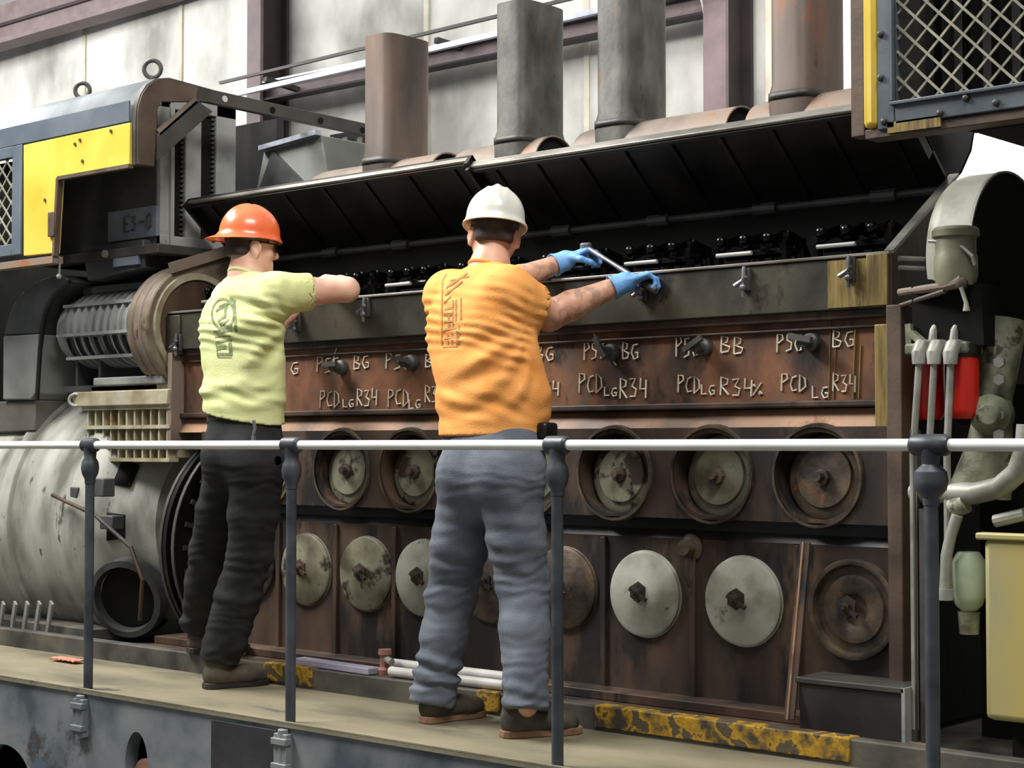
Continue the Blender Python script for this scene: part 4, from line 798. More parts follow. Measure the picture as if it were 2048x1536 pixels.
# ------------------------------------------------------------------ people: smooth distance fields meshed with surface nets
V3 = lambda *a: np.array(a, float)
def nrm(v): v = np.asarray(v, float); return v/np.linalg.norm(v)
class SDF:
    def __init__(s, lo, hi, h):
        s.h = h; s.lo = np.array(lo, float); s.n = np.ceil((np.array(hi)-s.lo)/h).astype(int)+1
        s.f = np.full(tuple(s.n), 9.0, np.float32)
    def grid(s, lo, hi):
        a = np.clip(np.floor((np.array(lo)-s.lo)/s.h).astype(int), 0, s.n); b = np.clip(np.ceil((np.array(hi)-s.lo)/s.h).astype(int)+1, 0, s.n)
        if np.any(b <= a): return None, None
        ax = [(s.lo[i]+s.h*np.arange(a[i], b[i])).astype(np.float32) for i in range(3)]
        return tuple(slice(a[i], b[i]) for i in range(3)), np.meshgrid(*ax, indexing='ij')
    def put(s, sl, d, k, sub=False):
        f = s.f[sl]
        if sub:
            hh = np.maximum(k-np.abs(f+d), 0)/max(k, 1e-6); s.f[sl] = np.maximum(f, -d)+hh*hh*k*0.25
        else:
            hh = np.maximum(k-np.abs(f-d), 0)/max(k, 1e-6); s.f[sl] = np.minimum(f, d)-hh*hh*k*0.25
    def cone(s, a, b, ra, rb, k=0.02, side=(1, 0, 0), sub=False, cut0=None, cut1=None):
        """tapered limb from a to b; ra, rb radius or (radius along side, radius across)"""
        a = np.asarray(a, float); b = np.asarray(b, float)
        ra = ra if isinstance(ra, tuple) else (ra, ra); rb = rb if isinstance(rb, tuple) else (rb, rb)
        R_ = max(ra+rb)+max(k, 0.02)+2*s.h
        sl, G = s.grid(np.minimum(a, b)-R_, np.maximum(a, b)+R_)
        if sl is None: return s
        L = np.linalg.norm(b-a); w = (b-a)/L if L > 1e-6 else V3(0, 0, 1)
        u = np.asarray(side, float); u = u-w*u.dot(w)
        if np.linalg.norm(u) < 1e-3: u = V3(0, 1, 0)-w*w[1]
        u = nrm(u); v = np.cross(w, u)
        X, Y, Z = G[0]-a[0], G[1]-a[1], G[2]-a[2]
        ax = X*w[0]+Y*w[1]+Z*w[2]; pu = X*u[0]+Y*u[1]+Z*u[2]; pv = X*v[0]+Y*v[1]+Z*v[2]
        t = np.clip(ax/max(L, 1e-6), 0, 1); rx = ra[0]+(rb[0]-ra[0])*t; ry = ra[1]+(rb[1]-ra[1])*t; m = np.minimum(rx, ry)
        ex = np.where(ax < 0, ax, np.where(ax > L, ax-L, 0))
        d = (np.sqrt((pu/rx)**2+(pv/ry)**2+(ex/m)**2)-1)*m
        if cut1 is not None: d = np.maximum(d, ax-L-cut1)
        if cut0 is not None: d = np.maximum(d, -ax-cut0)
        s.put(sl, d.astype(np.float32), k, sub); return s
    def ell(s, c, r, axes=None, k=0.015, sub=False):
        c = np.asarray(c, float); A = np.eye(3) if axes is None else np.array(axes, float); R_ = max(r)+max(k, 0.01)+2*s.h
        sl, G = s.grid(c-R_, c+R_)
        if sl is None: return s
        P_ = [G[i]-c[i] for i in range(3)]
        q = sum(((P_[0]*A[i][0]+P_[1]*A[i][1]+P_[2]*A[i][2])/r[i])**2 for i in range(3))
        s.put(sl, ((np.sqrt(q)-1)*min(r)).astype(np.float32), k, sub); return s
    def halfcut(s, p, n):
        """keep only the side where (x-p).n < 0"""
        sl, G = s.grid(s.lo, s.lo+s.h*(s.n-1)); n = nrm(n)
        s.f = np.maximum(s.f, ((G[0]-p[0])*n[0]+(G[1]-p[1])*n[1]+(G[2]-p[2])*n[2]).astype(np.float32)); return s
    def ripple(s, fn):
        sl, G = s.grid(s.lo, s.lo+s.h*(s.n-1)); s.f = s.f+fn(*G).astype(np.float32); return s
    def mesh(s):
        f = s.f; ins = f < 0
        cnt = np.zeros(tuple(s.n-1), np.uint8); off = [(i, j, k) for i in (0, 1) for j in (0, 1) for k in (0, 1)]; N_ = s.n-1
        for (i, j, k) in off: cnt += ins[i:i+N_[0], j:j+N_[1], k:k+N_[2]]
        idx = np.argwhere((cnt > 0) & (cnt < 8)); cid = -np.ones(tuple(N_), np.int64); cid[tuple(idx.T)] = np.arange(len(idx))
        cv = {o: f[idx[:, 0]+o[0], idx[:, 1]+o[1], idx[:, 2]+o[2]] for o in off}
        acc = np.zeros((len(idx), 3)); num = np.zeros(len(idx))
        for o in off:
            for a in range(3):
                if o[a] == 0:
                    o2 = tuple(1 if i == a else o[i] for i in range(3)); A, B = cv[o], cv[o2]; c = (A < 0) != (B < 0)
                    t = np.where(c, A/np.where(c, A-B, 1), 0); p = np.tile(np.array(o, float), (len(idx), 1)); p[:, a] = t
                    acc[c] += p[c]; num[c] += 1
        vs = s.lo+s.h*(idx+acc/num[:, None])
        fs = []
        for a in range(3):
            b_, c_ = (a+1) % 3, (a+2) % 3
            sl0 = [slice(1, -1)]*3; sl1 = [slice(1, -1)]*3; sl0[a] = slice(0, -1); sl1[a] = slice(1, None)
            A, B = ins[tuple(sl0)], ins[tuple(sl1)]; e = np.argwhere(A != B)
            base = e.copy(); base[:, b_] += 1; base[:, c_] += 1
            flip = B[tuple(e.T)]
            q = []
            for (db, dc) in ((-1, -1), (0, -1), (0, 0), (-1, 0)):
                w_ = base.copy(); w_[:, b_] += db; w_[:, c_] += dc; q.append(cid[tuple(w_.T)])
            q = np.stack(q, 1); q[flip] = q[flip][:, ::-1]; fs.append(q)
        return vs, np.concatenate(fs)
    def build(s, name, m, parent=None, smooth=1, loc=(0, 0, 0), colour=None):
        vs, fs = s.mesh(); o_ = np.array(ORG[parent.name] if parent else loc, float)
        me = bpy.data.meshes.new(name); me.from_pydata((vs-o_).tolist(), [], fs.tolist()); me.update()
        me.polygons.foreach_set('use_smooth', [True]*len(me.polygons)); me.materials.append(m)
        if colour is not None:
            at_ = me.color_attributes.new('pigment', 'FLOAT_COLOR', 'POINT'); c = colour(vs)
            at_.data.foreach_set('color', np.stack([c, c, c, np.ones_like(c)], 1).astype(np.float32).ravel())
        o = bpy.data.objects.new(name, me); C.objects.link(o)
        if parent: o.parent = parent
        else: o.location = loc
        ORG[o.name] = tuple(o_)
        if smooth:
            q = o.modifiers.new('smooth', 'SMOOTH'); q.factor = 0.5; q.iterations = smooth
        return o

def skinmat(name, cols, hair=(60, 48, 40)):
    m = mat(name, cols, 14, 0.5, 0, 0.06, bscale=160)
    nt = m.node_tree; b = nt.nodes['Principled BSDF']; b.inputs['Subsurface Weight'].default_value = 0.03; b.inputs['Subsurface Radius'].default_value = (0.012, 0.005, 0.003)
    src = b.inputs['Base Color'].links[0].from_socket
    at_ = nt.nodes.new('ShaderNodeAttribute'); at_.attribute_name = 'pigment'
    n = nt.nodes.new('ShaderNodeTexNoise'); n.inputs['Scale'].default_value = 34; n.inputs['Detail'].default_value = 3
    g = nt.nodes.new('ShaderNodeNewGeometry'); nt.links.new(g.outputs['Position'], n.inputs['Vector'])
    r = nt.nodes.new('ShaderNodeValToRGB'); r.color_ramp.elements[0].position = 0.47; r.color_ramp.elements[1].position = 0.60
    nt.links.new(n.outputs['Fac'], r.inputs['Fac'])
    mu = nt.nodes.new('ShaderNodeMath'); mu.operation = 'MULTIPLY'; nt.links.new(r.outputs['Color'], mu.inputs[0]); nt.links.new(at_.outputs['Fac'], mu.inputs[1])
    m2 = nt.nodes.new('ShaderNodeMath'); m2.operation = 'MULTIPLY'; nt.links.new(mu.outputs[0], m2.inputs[0]); m2.inputs[1].default_value = 0.42
    mx_ = nt.nodes.new('ShaderNodeMixRGB'); nt.links.new(m2.outputs[0], mx_.inputs['Fac']); nt.links.new(src, mx_.inputs['Color1']); mx_.inputs['Color2'].default_value = rgb(92, 92, 84)
    nt.links.new(mx_.outputs[0], b.inputs['Base Color'])
    return m
m_skin1 = skinmat('fair_skin', [rgb(218, 168, 144), rgb(232, 186, 162)])
m_skin2 = skinmat('ruddy_skin', [rgb(206, 150, 122), rgb(222, 172, 144)])
m_lime = mat('lime_cotton', [rgb(206, 212, 146), rgb(220, 226, 164)], 9, 0.85, 0, 0.25, bscale=220, spec=0.2)
m_orange = mat('orange_cotton', [rgb(242, 160, 82), rgb(250, 176, 100)], 9, 0.85, 0, 0.25, bscale=220, spec=0.2)
m_prt1 = mat('grey_print', [rgb(104, 116, 84), rgb(150, 160, 112)], 60, 0.9, 0, 0)
m_prt2 = mat('brown_print', [rgb(150, 102, 60), rgb(190, 132, 76)], 60, 0.9, 0, 0)
m_blkjean = mat('black_denim', [rgb(34, 35, 35), rgb(50, 51, 50)], 10, 0.85, 0, 0.3, bscale=260, spec=0.2)
m_greyjean = mat('grey_blue_cloth', [rgb(92, 98, 108), rgb(116, 122, 131)], 9, 0.85, 0, 0.3, bscale=260, spec=0.2, spots=(rgb(84, 86, 90), 5, 0.60))
m_boot = mat('dusty_boot', [rgb(48, 44, 38), rgb(88, 80, 66)], 14, 0.8, 0, 0.2, spots=(rgb(112, 100, 78), 11, 0.62))
m_sole = mat('tan_sole', [rgb(120, 92, 68), rgb(160, 122, 92)], 12, 0.85, 0, 0.1)
m_hair = mat('dark_hair', [rgb(34, 27, 23), rgb(58, 46, 39)], 40, 0.7, 0, 0.5, bscale=300)
m_glove = mat('blue_glove', [rgb(96, 150, 212), rgb(128, 180, 232)], 12, 0.5, 0, 0.15, bscale=120)
m_hator = mat('orange_helmet', [rgb(236, 104, 56), rgb(244, 118, 70)], 6, 0.3, 0, 0.02, coat=0.3)
m_hatwh = mat('white_helmet', [rgb(206, 204, 192), rgb(226, 224, 214)], 7, 0.35, 0, 0.03, coat=0.2, spots=(rgb(150, 146, 130), 22, 0.70))
m_belt = mat('brown_belt', [rgb(44, 32, 26), rgb(70, 52, 40)], 12, 0.5, 0, 0.1)

def head(S, c, fwd, up=(0, 0, 1), k=1.0):
    """skull, jaw, nose, brow, ears added to field S; c = middle of the head at eye level"""
    f = nrm(fwd); u = nrm(np.asarray(up)-f*np.dot(up, f)); r = np.cross(f, u); A = (r, f, u); P_ = lambda x, y, z: c+k*(r*x+f*y+u*z)
    S.ell(P_(0, -0.012, 0.035), (0.077*k, 0.098*k, 0.095*k), A, 0.01)
    S.ell(P_(0, 0.022, -0.035), (0.060*k, 0.070*k, 0.085*k), A, 0.03)
    S.ell(P_(0, 0.062, -0.090), (0.032*k, 0.026*k, 0.026*k), A, 0.03)
    for sx in (-1, 1):
        S.cone(P_(sx*0.058, -0.005, -0.055), P_(sx*0.024, 0.062, -0.095), 0.020*k, 0.018*k, 0.03)
        S.ell(P_(sx*0.042, 0.058, -0.030), (0.022*k, 0.018*k, 0.022*k), A, 0.02)
        S.ell(P_(sx*0.031, 0.092, 0.004), (0.016*k, 0.012*k, 0.010*k), A, 0.012, sub=True)
        S.cone(P_(sx*0.014, 0.086, 0.020), P_(sx*0.048, 0.074, 0.018), 0.010*k, 0.009*k, 0.014)
        e = P_(sx*0.085, -0.012, -0.016); ea = (nrm(r*sx*0.9-f*0.45), f, u)
        S.ell(e, (0.011*k, 0.021*k, 0.034*k), ea, 0.006); S.ell(e+r*sx*0.009*k+f*0.003, (0.007*k, 0.010*k, 0.018*k), ea, 0.006, sub=True)
        S.ell(e-u*0.030*k, (0.006*k, 0.009*k, 0.010*k), ea, 0.006)
    S.cone(P_(0, 0.090, 0.010), P_(0, 0.108, -0.030), 0.009*k, 0.014*k, 0.014); S.ell(P_(0, 0.098, -0.036), (0.018*k, 0.010*k, 0.008*k), A, 0.008)
    S.cone(P_(-0.022, 0.080, -0.066), P_(0.022, 0.080, -0.066), 0.008*k, 0.008*k, 0.012)
    S.cone(P_(-0.022, 0.094, -0.0655), P_(0.022, 0.094, -0.0655), 0.003, 0.003, 0.004, sub=True)
    S.cone(P_(-0.016, 0.080, -0.076), P_(0.016, 0.080, -0.076), 0.008*k, 0.008*k, 0.008)
    return A, P_
def eyes(P_, A, parent, k=1.0):
    for sx in (-1, 1):
        q = MB(); c = P_(sx*0.031, 0.074, 0.003); q.lathe(c, A[1], [(-0.011, 0.001), (-0.008, 0.008), (0, 0.0115), (0.006, 0.0095), (0.009, 0.006), (0.0112, 0.001)], 14); q.build('eye', MATS['white_tube'], parent)
def hair(P_, A, parent, low=-0.045, side=0.0):
    lo = P_(0, -0.02, 0)-0.16; S = SDF(lo, lo+0.34, 0.005)
    S.ell(P_(0, -0.016, 0.035), (0.0805, 0.101, 0.099), A, 0.005); S.cone(P_(-0.035, -0.062, -0.03), P_(0.035, -0.062, -0.03), 0.036, 0.036, 0.02)
    S.halfcut(P_(0, 0.012, 0), nrm(A[1]-0.25*A[2])); S.halfcut(P_(0, 0, low), -A[2])
    return S.build('hair', m_hair, parent, 2)
def helmet(P_, A, parent, m, brimdir, wear=0.0):
    """dome with rolled rim, peak towards brimdir (+1 front, -1 back) and top ridges"""
    r, f, u = A; N_ = 64; M_ = 16; vs = []
    c = P_(0, -0.012, 0.052)
    rows = [(math.sin(PI/2*i/M_), math.cos(PI/2*i/M_)) for i in range(M_)]
    for i in range(M_+5):
        for k in range(N_):
            t = 2*PI*k/N_; cs, sn = math.cos(t), math.sin(t); fr = max(0, sn*brimdir)
            if i < M_:
                s_, h = rows[i]; rad_x, rad_y, hh = 0.108*s_, 0.128*s_, 0.118*h
                x, y = cs*rad_x, sn*rad_y
                rg = math.exp(-(x/0.014)**2)*0.009*(1 if s_ < 0.93 else 0.2)*(0.4+0.6*h) + sum(math.exp(-((x-sx*0.036)/0.008)**2)*0.005*h for sx in (-1, 1))
                vs.append(c+r*x+f*y+u*(hh+rg-0.0))
            else:
                j = i-M_; ext = (0.0, 0.004, 0.010, 0.012, 0.008)[j]; dz = (0.0, -0.014, -0.022, -0.028, -0.030)[j]; pk = (0.0, 0.012, 0.040, 0.052, 0.046)[j]*fr**1.5
                vs.append(c+r*cs*(0.108+ext)+f*(sn*(0.128+ext)+brimdir*pk)+u*(dz-0.012*fr*min(1, j/2)))
    n = M_+5
    fs = [(i*N_+k, i*N_+(k+1) % N_, (i+1)*N_+(k+1) % N_, (i+1)*N_+k) for i in range(1, n-1) for k in range(N_)]+[tuple(N_+k for k in range(N_))]
    q = MB(); q.add([tuple(v) for v in vs], fs); h = q.build('hard_hat', m, parent, solid=0.003, sharp=60)
    q = MB(); q.lathe(P_(0, -0.012, 0.028), u, [(-0.012, 0.088), (0.012, 0.09)], 40, cap=False, sx=1.0, up=f); q.build('suspension_band', m_belt, h, solid=0.002)
    return h
def hand(S, w, d, n, th, curl, sz=1.0, k=0.006, spread=0.0):
    """palm and five fingers; d = along the hand, n = back of the hand, th = side the thumb leaves; curl = bends per joint"""
    d = nrm(d); n = nrm(n-d*np.dot(n, d)); l = nrm(np.cross(d, n)); l = l if np.dot(l, th) > 0 else -l
    S.cone(w, w+d*0.03*sz, (0.029*sz, 0.021*sz), (0.036*sz, 0.017*sz), k, side=l)
    S.cone(w+d*0.02*sz, w+d*0.082*sz, (0.035*sz, 0.017*sz), (0.041*sz, 0.014*sz), 0.012, side=l)
    out = []
    for i, (lat, L, r) in enumerate(((0.031, 0.074, 0.0092), (0.0105, 0.083, 0.0096), (-0.0105, 0.077, 0.0092), (-0.031, 0.061, 0.0082))):
        p = w+d*(0.088-0.004*abs(i-1.2))*sz+l*lat*sz; a = 0.0; sg = L*np.array([0.46, 0.31, 0.25])*sz
        cl = [c+0.10*(i-1.5) for c in curl]
        for j in range(3):
            a += cl[j]; dirv = d*math.cos(a)-n*math.sin(a)+l*(spread*(1.5-i)*0.12 if j == 0 else 0); p2 = p+dirv*sg[j]
            S.cone(p, p2, r*(1-0.07*j)*sz, r*(0.95-0.08*j)*sz, 0.004); p = p2
        out.append(p)
    p = w+d*0.022*sz+l*0.034*sz; t1 = p+(d*0.55+l*0.62-n*0.45)*0.044*sz; t2 = t1+(d*0.75+l*0.12-n*0.75)*0.032*sz; t3 = t2+(d*0.62-l*0.35-n*0.75)*0.024*sz
    S.cone(p-l*0.012*sz, t1, 0.016*sz, 0.0118*sz, 0.01); S.cone(t1, t2, 0.0115*sz, 0.0105*sz, 0.004); S.cone(t2, t3, 0.0105*sz, 0.0085*sz, 0.004)
    return l
def project(surface, paths, dirv, r, name, m, parent):
    """print strokes laid on a garment: each stroke drops onto the cloth along dirv"""
    dg = surface.data; org = Vector(ORG[surface.name])
    bv = BVHTree.FromPolygons([v.co+org for v in dg.vertices], [p.vertices[:] for p in dg.polygons])
    q = MB(); dv = Vector(dirv).normalized()
    for (pts, wd) in paths:
        res = []
        for i in range(len(pts)-1):
            a, b_ = Vector(pts[i]), Vector(pts[i+1]); ns = max(2, int((b_-a).length/0.012))
            for j in range(ns+(1 if i == len(pts)-2 else 0)):
                hit = bv.ray_cast(a+(b_-a)*(j/ns)-dv*0.6, dv)
                if hit[0] is not None: res.append((hit[0]-dv*0.0016+hit[1]*0.0008, hit[1]))
        if len(res) < 2: continue
        vs = []
        for i, (p, nn) in enumerate(res):
            t_ = (res[min(i+1, len(res)-1)][0]-res[max(i-1, 0)][0])
            if t_.length < 1e-5: t_ = Vector((0, 0, 1))
            sd = t_.normalized().cross(nn).normalized()*wd/2; vs += [p-sd, p+sd]
        q.add(vs, [(2*i, 2*i+1, 2*i+3, 2*i+2) for i in range(len(res)-1)])
    return q.build(name, m, parent)
def arr(v): return np.array([v.x, v.y, v.z])
def footshape(S, heel, toe, zb, k=1.0):
    heel = np.asarray(heel, float); toe = np.asarray(toe, float); d = nrm(toe-heel); sd = np.cross(d, (0, 0, 1))
    z = lambda p, dz: V3(p[0], p[1], zb+dz)
    S.cone(z(heel+d*0.045, 0.05), z(heel+d*0.20, 0.045), (0.042*k, 0.045), (0.050*k, 0.042), 0.02, side=sd)
    S.cone(z(heel+d*0.18, 0.045), z(toe-d*0.05, 0.04), (0.050*k, 0.042), (0.044*k, 0.038), 0.02, side=sd)
    S.cone(z(heel+d*0.06, 0.06), z(heel+d*0.055, 0.12), (0.044*k, 0.050), (0.044*k, 0.048), 0.03, side=sd)
    S.halfcut(V3(0, 0, zb+0.022), (0, 0, -1))
def sole(heel, toe, zb, parent, m):
    heel = np.asarray(heel, float); toe = np.asarray(toe, float); d = nrm(toe-heel); sd = np.cross(d, (0, 0, 1)); L = np.linalg.norm(toe-heel); pts = []
    for t, wd in ((0.0, 0.022), (0.05, 0.036), (0.2, 0.041), (0.42, 0.038), (0.65, 0.049), (0.82, 0.047), (0.94, 0.034), (1.0, 0.014)): pts.append((heel+d*L*t, wd))
    poly = [p+sd*w_ for p, w_ in pts]+[p-sd*w_ for p, w_ in reversed(pts)]
    q = MB(); q.prism([(p[0], p[1], zb) for p in poly], (0, 0, 0.026)); return q.build('sole', m, parent, bevel=0.004)
def limb(S, pts, rs, k=0.03, side=(1, 0, 0)):
    for i in range(len(pts)-1): S.cone(pts[i], pts[i+1], rs[i], rs[i+1], k, side=side)

def person(cfg):
    g = cfg; base = g['base']
    # one continuous body
    allp = [g['head']]+g['Rarm']+g['Larm']+g['Rleg']+g['Lleg']+[g['Rheel'], g['Lheel']]
    lo = np.min(allp, 0)-0.16; hi = np.max(allp, 0)+0.2; lo[2] = -0.01
    S = SDF(lo, hi, 0.0056)
    A, P_ = head(S, g['head'], g['face'], g.get('hup', (0, 0, 1)))
    S.cone(P_(0, -0.022, -0.05), g['neck'], (0.058, 0.060), (0.064, 0.066), 0.02, side=A[0])
    T = g['torso']; lat = g['lat']
    for i in range(len(T)-1): S.cone(T[i][0], T[i+1][0], (T[i][1]-0.025, T[i][2]-0.025), (T[i+1][1]-0.025, T[i+1][2]-0.025), 0.03, side=lat)
    S.cone(g['neck'], T[0][0], 0.066, 0.075, 0.05)
    for arm in ('Rarm', 'Larm'):
        a = g[arm]; ar = g['arm_r']
        S.cone(T[0][0], a[0], 0.06, ar[0], 0.04)
        dU = a[1]-a[0]; S.cone(a[0], a[0]+dU*0.5, ar[0], ar[1], 0.02); S.cone(a[0]+dU*0.5, a[1], ar[1], ar[2], 0.02)
        dF = a[2]-a[1]; S.cone(a[1], a[1]+dF*0.3, ar[2], ar[3], 0.02); S.cone(a[1]+dF*0.3, a[2], ar[3], ar[4], 0.02)
    for h in g['hands']: hand(S, *h)
    for leg, heel in (('Rleg', 'Rheel'), ('Lleg', 'Lheel')):
        limb(S, g[leg], (0.078, 0.050, 0.034), 0.03); S.cone(g[leg][2], g[heel]+V3(0, 0.07, 0.07), 0.034, 0.030, 0.02)
    tat = None
    fa = g['Rarm'][1]; fb = g['Rarm'][2]
    if g.get('tattoo'):
        def tat(vs):
            w_ = fb-fa; t = np.clip(((vs-fa)@w_)/w_.dot(w_), 0, 1); d1 = np.linalg.norm(vs-fa-t[:, None]*w_, axis=1)
            l0, l1 = g['Larm'][1], g['Larm'][2]; w2 = l1-l0; t2 = np.clip(((vs-l0)@w2)/w2.dot(w2), 0, 1); d2 = np.linalg.norm(vs-l0-t2[:, None]*w2, axis=1)
            return ((np.minimum(d1, d2) < 0.07)).astype(float)
    else:
        tat = lambda vs: np.zeros(len(vs))
    body = S.build('person', g['skin'], None, 2, loc=tuple(base), colour=tat); tag(body, g['label'], 'person')
    eyes(P_, A, body); hair(P_, A, body, g.get('hairlow', -0.045)); g['hat'](P_, A, body)
    # shirt
    pts = [t[0] for t in T]+[g['Rarm'][1], g['Larm'][1]]
    S = SDF(np.min(pts, 0)-0.25, np.max(pts, 0)+0.2, 0.0065)
    for i in range(len(T)-1): S.cone(T[i][0], T[i+1][0], (T[i][1], T[i][2]), (T[i+1][1], T[i+1][2]), 0.05, side=lat)
    for e in g.get('extra', []): S.ell(*e)
    S.cone(g['neck']-V3(0, 0, 0.02), T[0][0], (0.076, 0.072), (0.12, 0.095), 0.05, side=lat)
    for arm, hemf in (('Rarm', g['hemR']), ('Larm', g['hemL'])):
        a = g[arm]; hem = a[0]+(a[1]-a[0])*hemf; ax = nrm(a[1]-a[0]); s0, s1 = g['sleeve']
        S.cone(T[0][0]+(a[0]-T[0][0])*0.45, a[0], 0.085, s0, 0.05)
        S.cone(a[0], hem, s0, s1, 0.045, cut1=0.0)
    S.halfcut(V3(0, 0, g['hem']), -nrm(V3(*g.get('hemtilt', (0, 0, 1)))))
    S.ripple(g['wrinkle'])
    for arm, hemf in (('Rarm', g['hemR']), ('Larm', g['hemL'])):
        a = g[arm]; hem = a[0]+(a[1]-a[0])*hemf; ax = nrm(a[1]-a[0]); s0, s1 = g['sleeve']
        S.cone(hem-ax*0.075, hem+ax*0.05, s1-0.012, s1-0.006, 0.0, sub=True)
    S.cone(g['neck']+V3(0, 0.0, 0.005), g['neck']+V3(0, 0, 0.06), (0.062, 0.062), (0.08, 0.08), 0.01, side=lat, sub=True)
    shirt = S.build('t_shirt', g['shirt'], body, 2)
    project(shirt, g['print'][0], g['print'][1], 0, 'shirt_print', g['print'][2], shirt)
    # collar band
    q = MB(); c = g['neck']+V3(0, 0, 0.004); L_ = lat; Fd = nrm(np.cross((0, 0, 1), lat))
    ring = [tuple(c+L_*0.070*math.cos(t)+Fd*0.070*math.sin(t)+V3(0, 0, -0.030*math.sin(t)*1.0-0.004)) for t in [2*PI*i/32 for i in range(33)]]
    q.tube(ring, 0.0085, 8, cap=False); q.build('collar', g['shirt'], shirt)
    # trousers
    pts = g['Rleg']+g['Lleg']+[g['waist']]
    S = SDF(np.min(pts, 0)-0.2, np.max(pts, 0)+0.12, 0.0065)
    hr = g['hip_r']
    S.cone(g['waist'], g['pelvis'], (hr[0], hr[1]), (hr[2], hr[3]), 0.03, side=lat, cut0=0.0)
    for leg in ('Rleg', 'Lleg'):
        a = g[leg]; lr = g['leg_r']
        S.cone(g['pelvis']+(a[0]-g['pelvis'])*0.6, a[0], lr[0], lr[0], 0.05)
        m1 = a[0]+(a[1]-a[0])*0.55; S.cone(a[0], m1, lr[0], lr[1], 0.03); S.cone(m1, a[1], lr[1], lr[2], 0.03)
        m2 = a[1]+(a[2]-a[1])*0.4; S.cone(a[1], m2, lr[2], lr[3], 0.03); S.cone(m2, a[2], lr[3], lr[4], 0.03, cut1=0.012)
    for e in g.get('seat', []): S.ell(*e)
    S.ripple(g['wrinkle2'])
    tr = S.build('trousers', g['trouser'], body, 2)
    # belt
    q = MB(); w_ = g['waist']; n_ = 40; Fd = nrm(np.cross((0, 0, 1), lat)); kk = 1.035
    ringf = lambda dz, e: [tuple(w_+lat*(hr[0]*kk+e)*math.cos(2*PI*i/n_)+Fd*(hr[1]*kk+e)*math.sin(2*PI*i/n_)+V3(0, 0, dz)) for i in range(n_)]
    q.add(ringf(-0.045, 0)+ringf(-0.008, 0), [(i, (i+1) % n_, n_+(i+1) % n_, n_+i) for i in range(n_)]); q.build('belt', m_belt, tr, solid=0.004)
    # boots
    for heel, toe, leg in (('Rheel', 'Rtoe', 'Rleg'), ('Lheel', 'Ltoe', 'Lleg')):
        h_, t_ = g[heel], g[toe]; zb = h_[2]
        S = SDF(np.minimum(h_, t_)-0.1, np.maximum(h_, t_)+V3(0.1, 0.1, 0.3), 0.006); footshape(S, h_, t_, zb, 1.05)
        bt = S.build('boot', g['boot'], body, 2); sole(h_, t_, zb, bt, g['sole'])
    return body, P_, A

# ---- worker in the orange shirt
up3 = V3(0, 0, 1)
RW = arr(at(1247, 566, 4.90)); LW = arr(at(1128, 522, 5.05))
dR = nrm(arr(at(1306, 546, 4.99))-RW); dL = nrm(V3(0.55, 0.66, 0.42))
_rs = np.random.RandomState(5)
_nd = [(_rs.normal(size=3)*sc_, _rs.uniform(0, 6.28), am) for sc_, am in ((4, 1), (5, 1), (7, .8), (9, .7), (12, .5), (15, .4))]
def wob(X, Y, Z, sh=0.0):
    """smooth wandering value, roughly -1..1"""
    return sum(am*np.sin(X*d_[0]+Y*d_[1]+Z*d_[2]+ph+sh) for d_, ph, am in _nd)/2.2
def folds(X, Y, Z, sx, sy, pit, zlo, zhi, seed):
    """cloth folds: some fan out of the armpit, some gather above the waist"""
    s_ = X*sx+Y*sy; ds = s_-pit[0]; dz = Z-pit[1]; r = np.sqrt(ds*ds+dz*dz)+1e-4; th = np.arctan2(dz, ds); n1 = wob(X, Y, Z, seed); n2 = wob(X*2, Y*2, Z*2, seed+2)
    fan = np.sin(th*11+2.4*n1)*np.exp(-((r-0.19)/0.10)**2)*np.clip((0.03-ds)/0.06, 0, 1)
    gat = np.sin(2*PI*(Z/0.085-s_*1.2)+2.6*n1)*np.clip((zlo+0.30-Z)/0.2, 0, 1)*np.clip(0.6+0.7*n2, 0, 1.3)
    m_ = np.clip((Z-zlo)/0.09, 0, 1)*np.clip((zhi-Z)/0.1, 0, 1)
    return m_*(0.0065*fan+0.0066*gat+0.0034*np.sin(2*PI*(Z/0.045+s_*6)+3.5*n1)*np.clip(n2+0.3, 0, 1))+0.004*n1*np.clip((Z-zlo+0.05)/0.1, 0.2, 1)
pit2 = arr(at(1062, 668, 4.42)); pit1 = arr(at(590, 640, 4.45))
def wr2(X, Y, Z): return folds(X, Y, Z, 0.74, 0.67, (pit2[0]*0.74+pit2[1]*0.67, pit2[2]), 1.06, 1.62, 0.0)
def legw(X, Y, Z):
    k_ = np.clip((0.98-Z)/0.1, 0, 1); n1 = wob(X, Y, Z, 1.0); n2 = wob(X*2.2, Y*2.2, Z*2.2, 4.0)
    lowr = 0.35+1.2*np.exp(-((Z-0.16)/0.10)**2)+0.8*np.exp(-((Z-0.50)/0.09)**2)+0.5*np.exp(-((Z-0.86)/0.06)**2)
    return k_*(lowr*(0.0055*np.sin(2*PI*(Z/0.085+X*1.2)+3.0*n1)*np.clip(0.5+0.8*n2, 0, 1.2)+0.002*np.sin(2*PI*Z/0.045+4*n2))+0.004*n1)
def printlines(spec, Y):
    return [([arr(at(a, b_, Y)) for a, b_ in pts], wd) for pts, wd in spec]
vd2 = nrm(V3(-4.2, 4.5, 0.4)); vd1 = nrm(V3(-5.5, 4.5, 0.5))
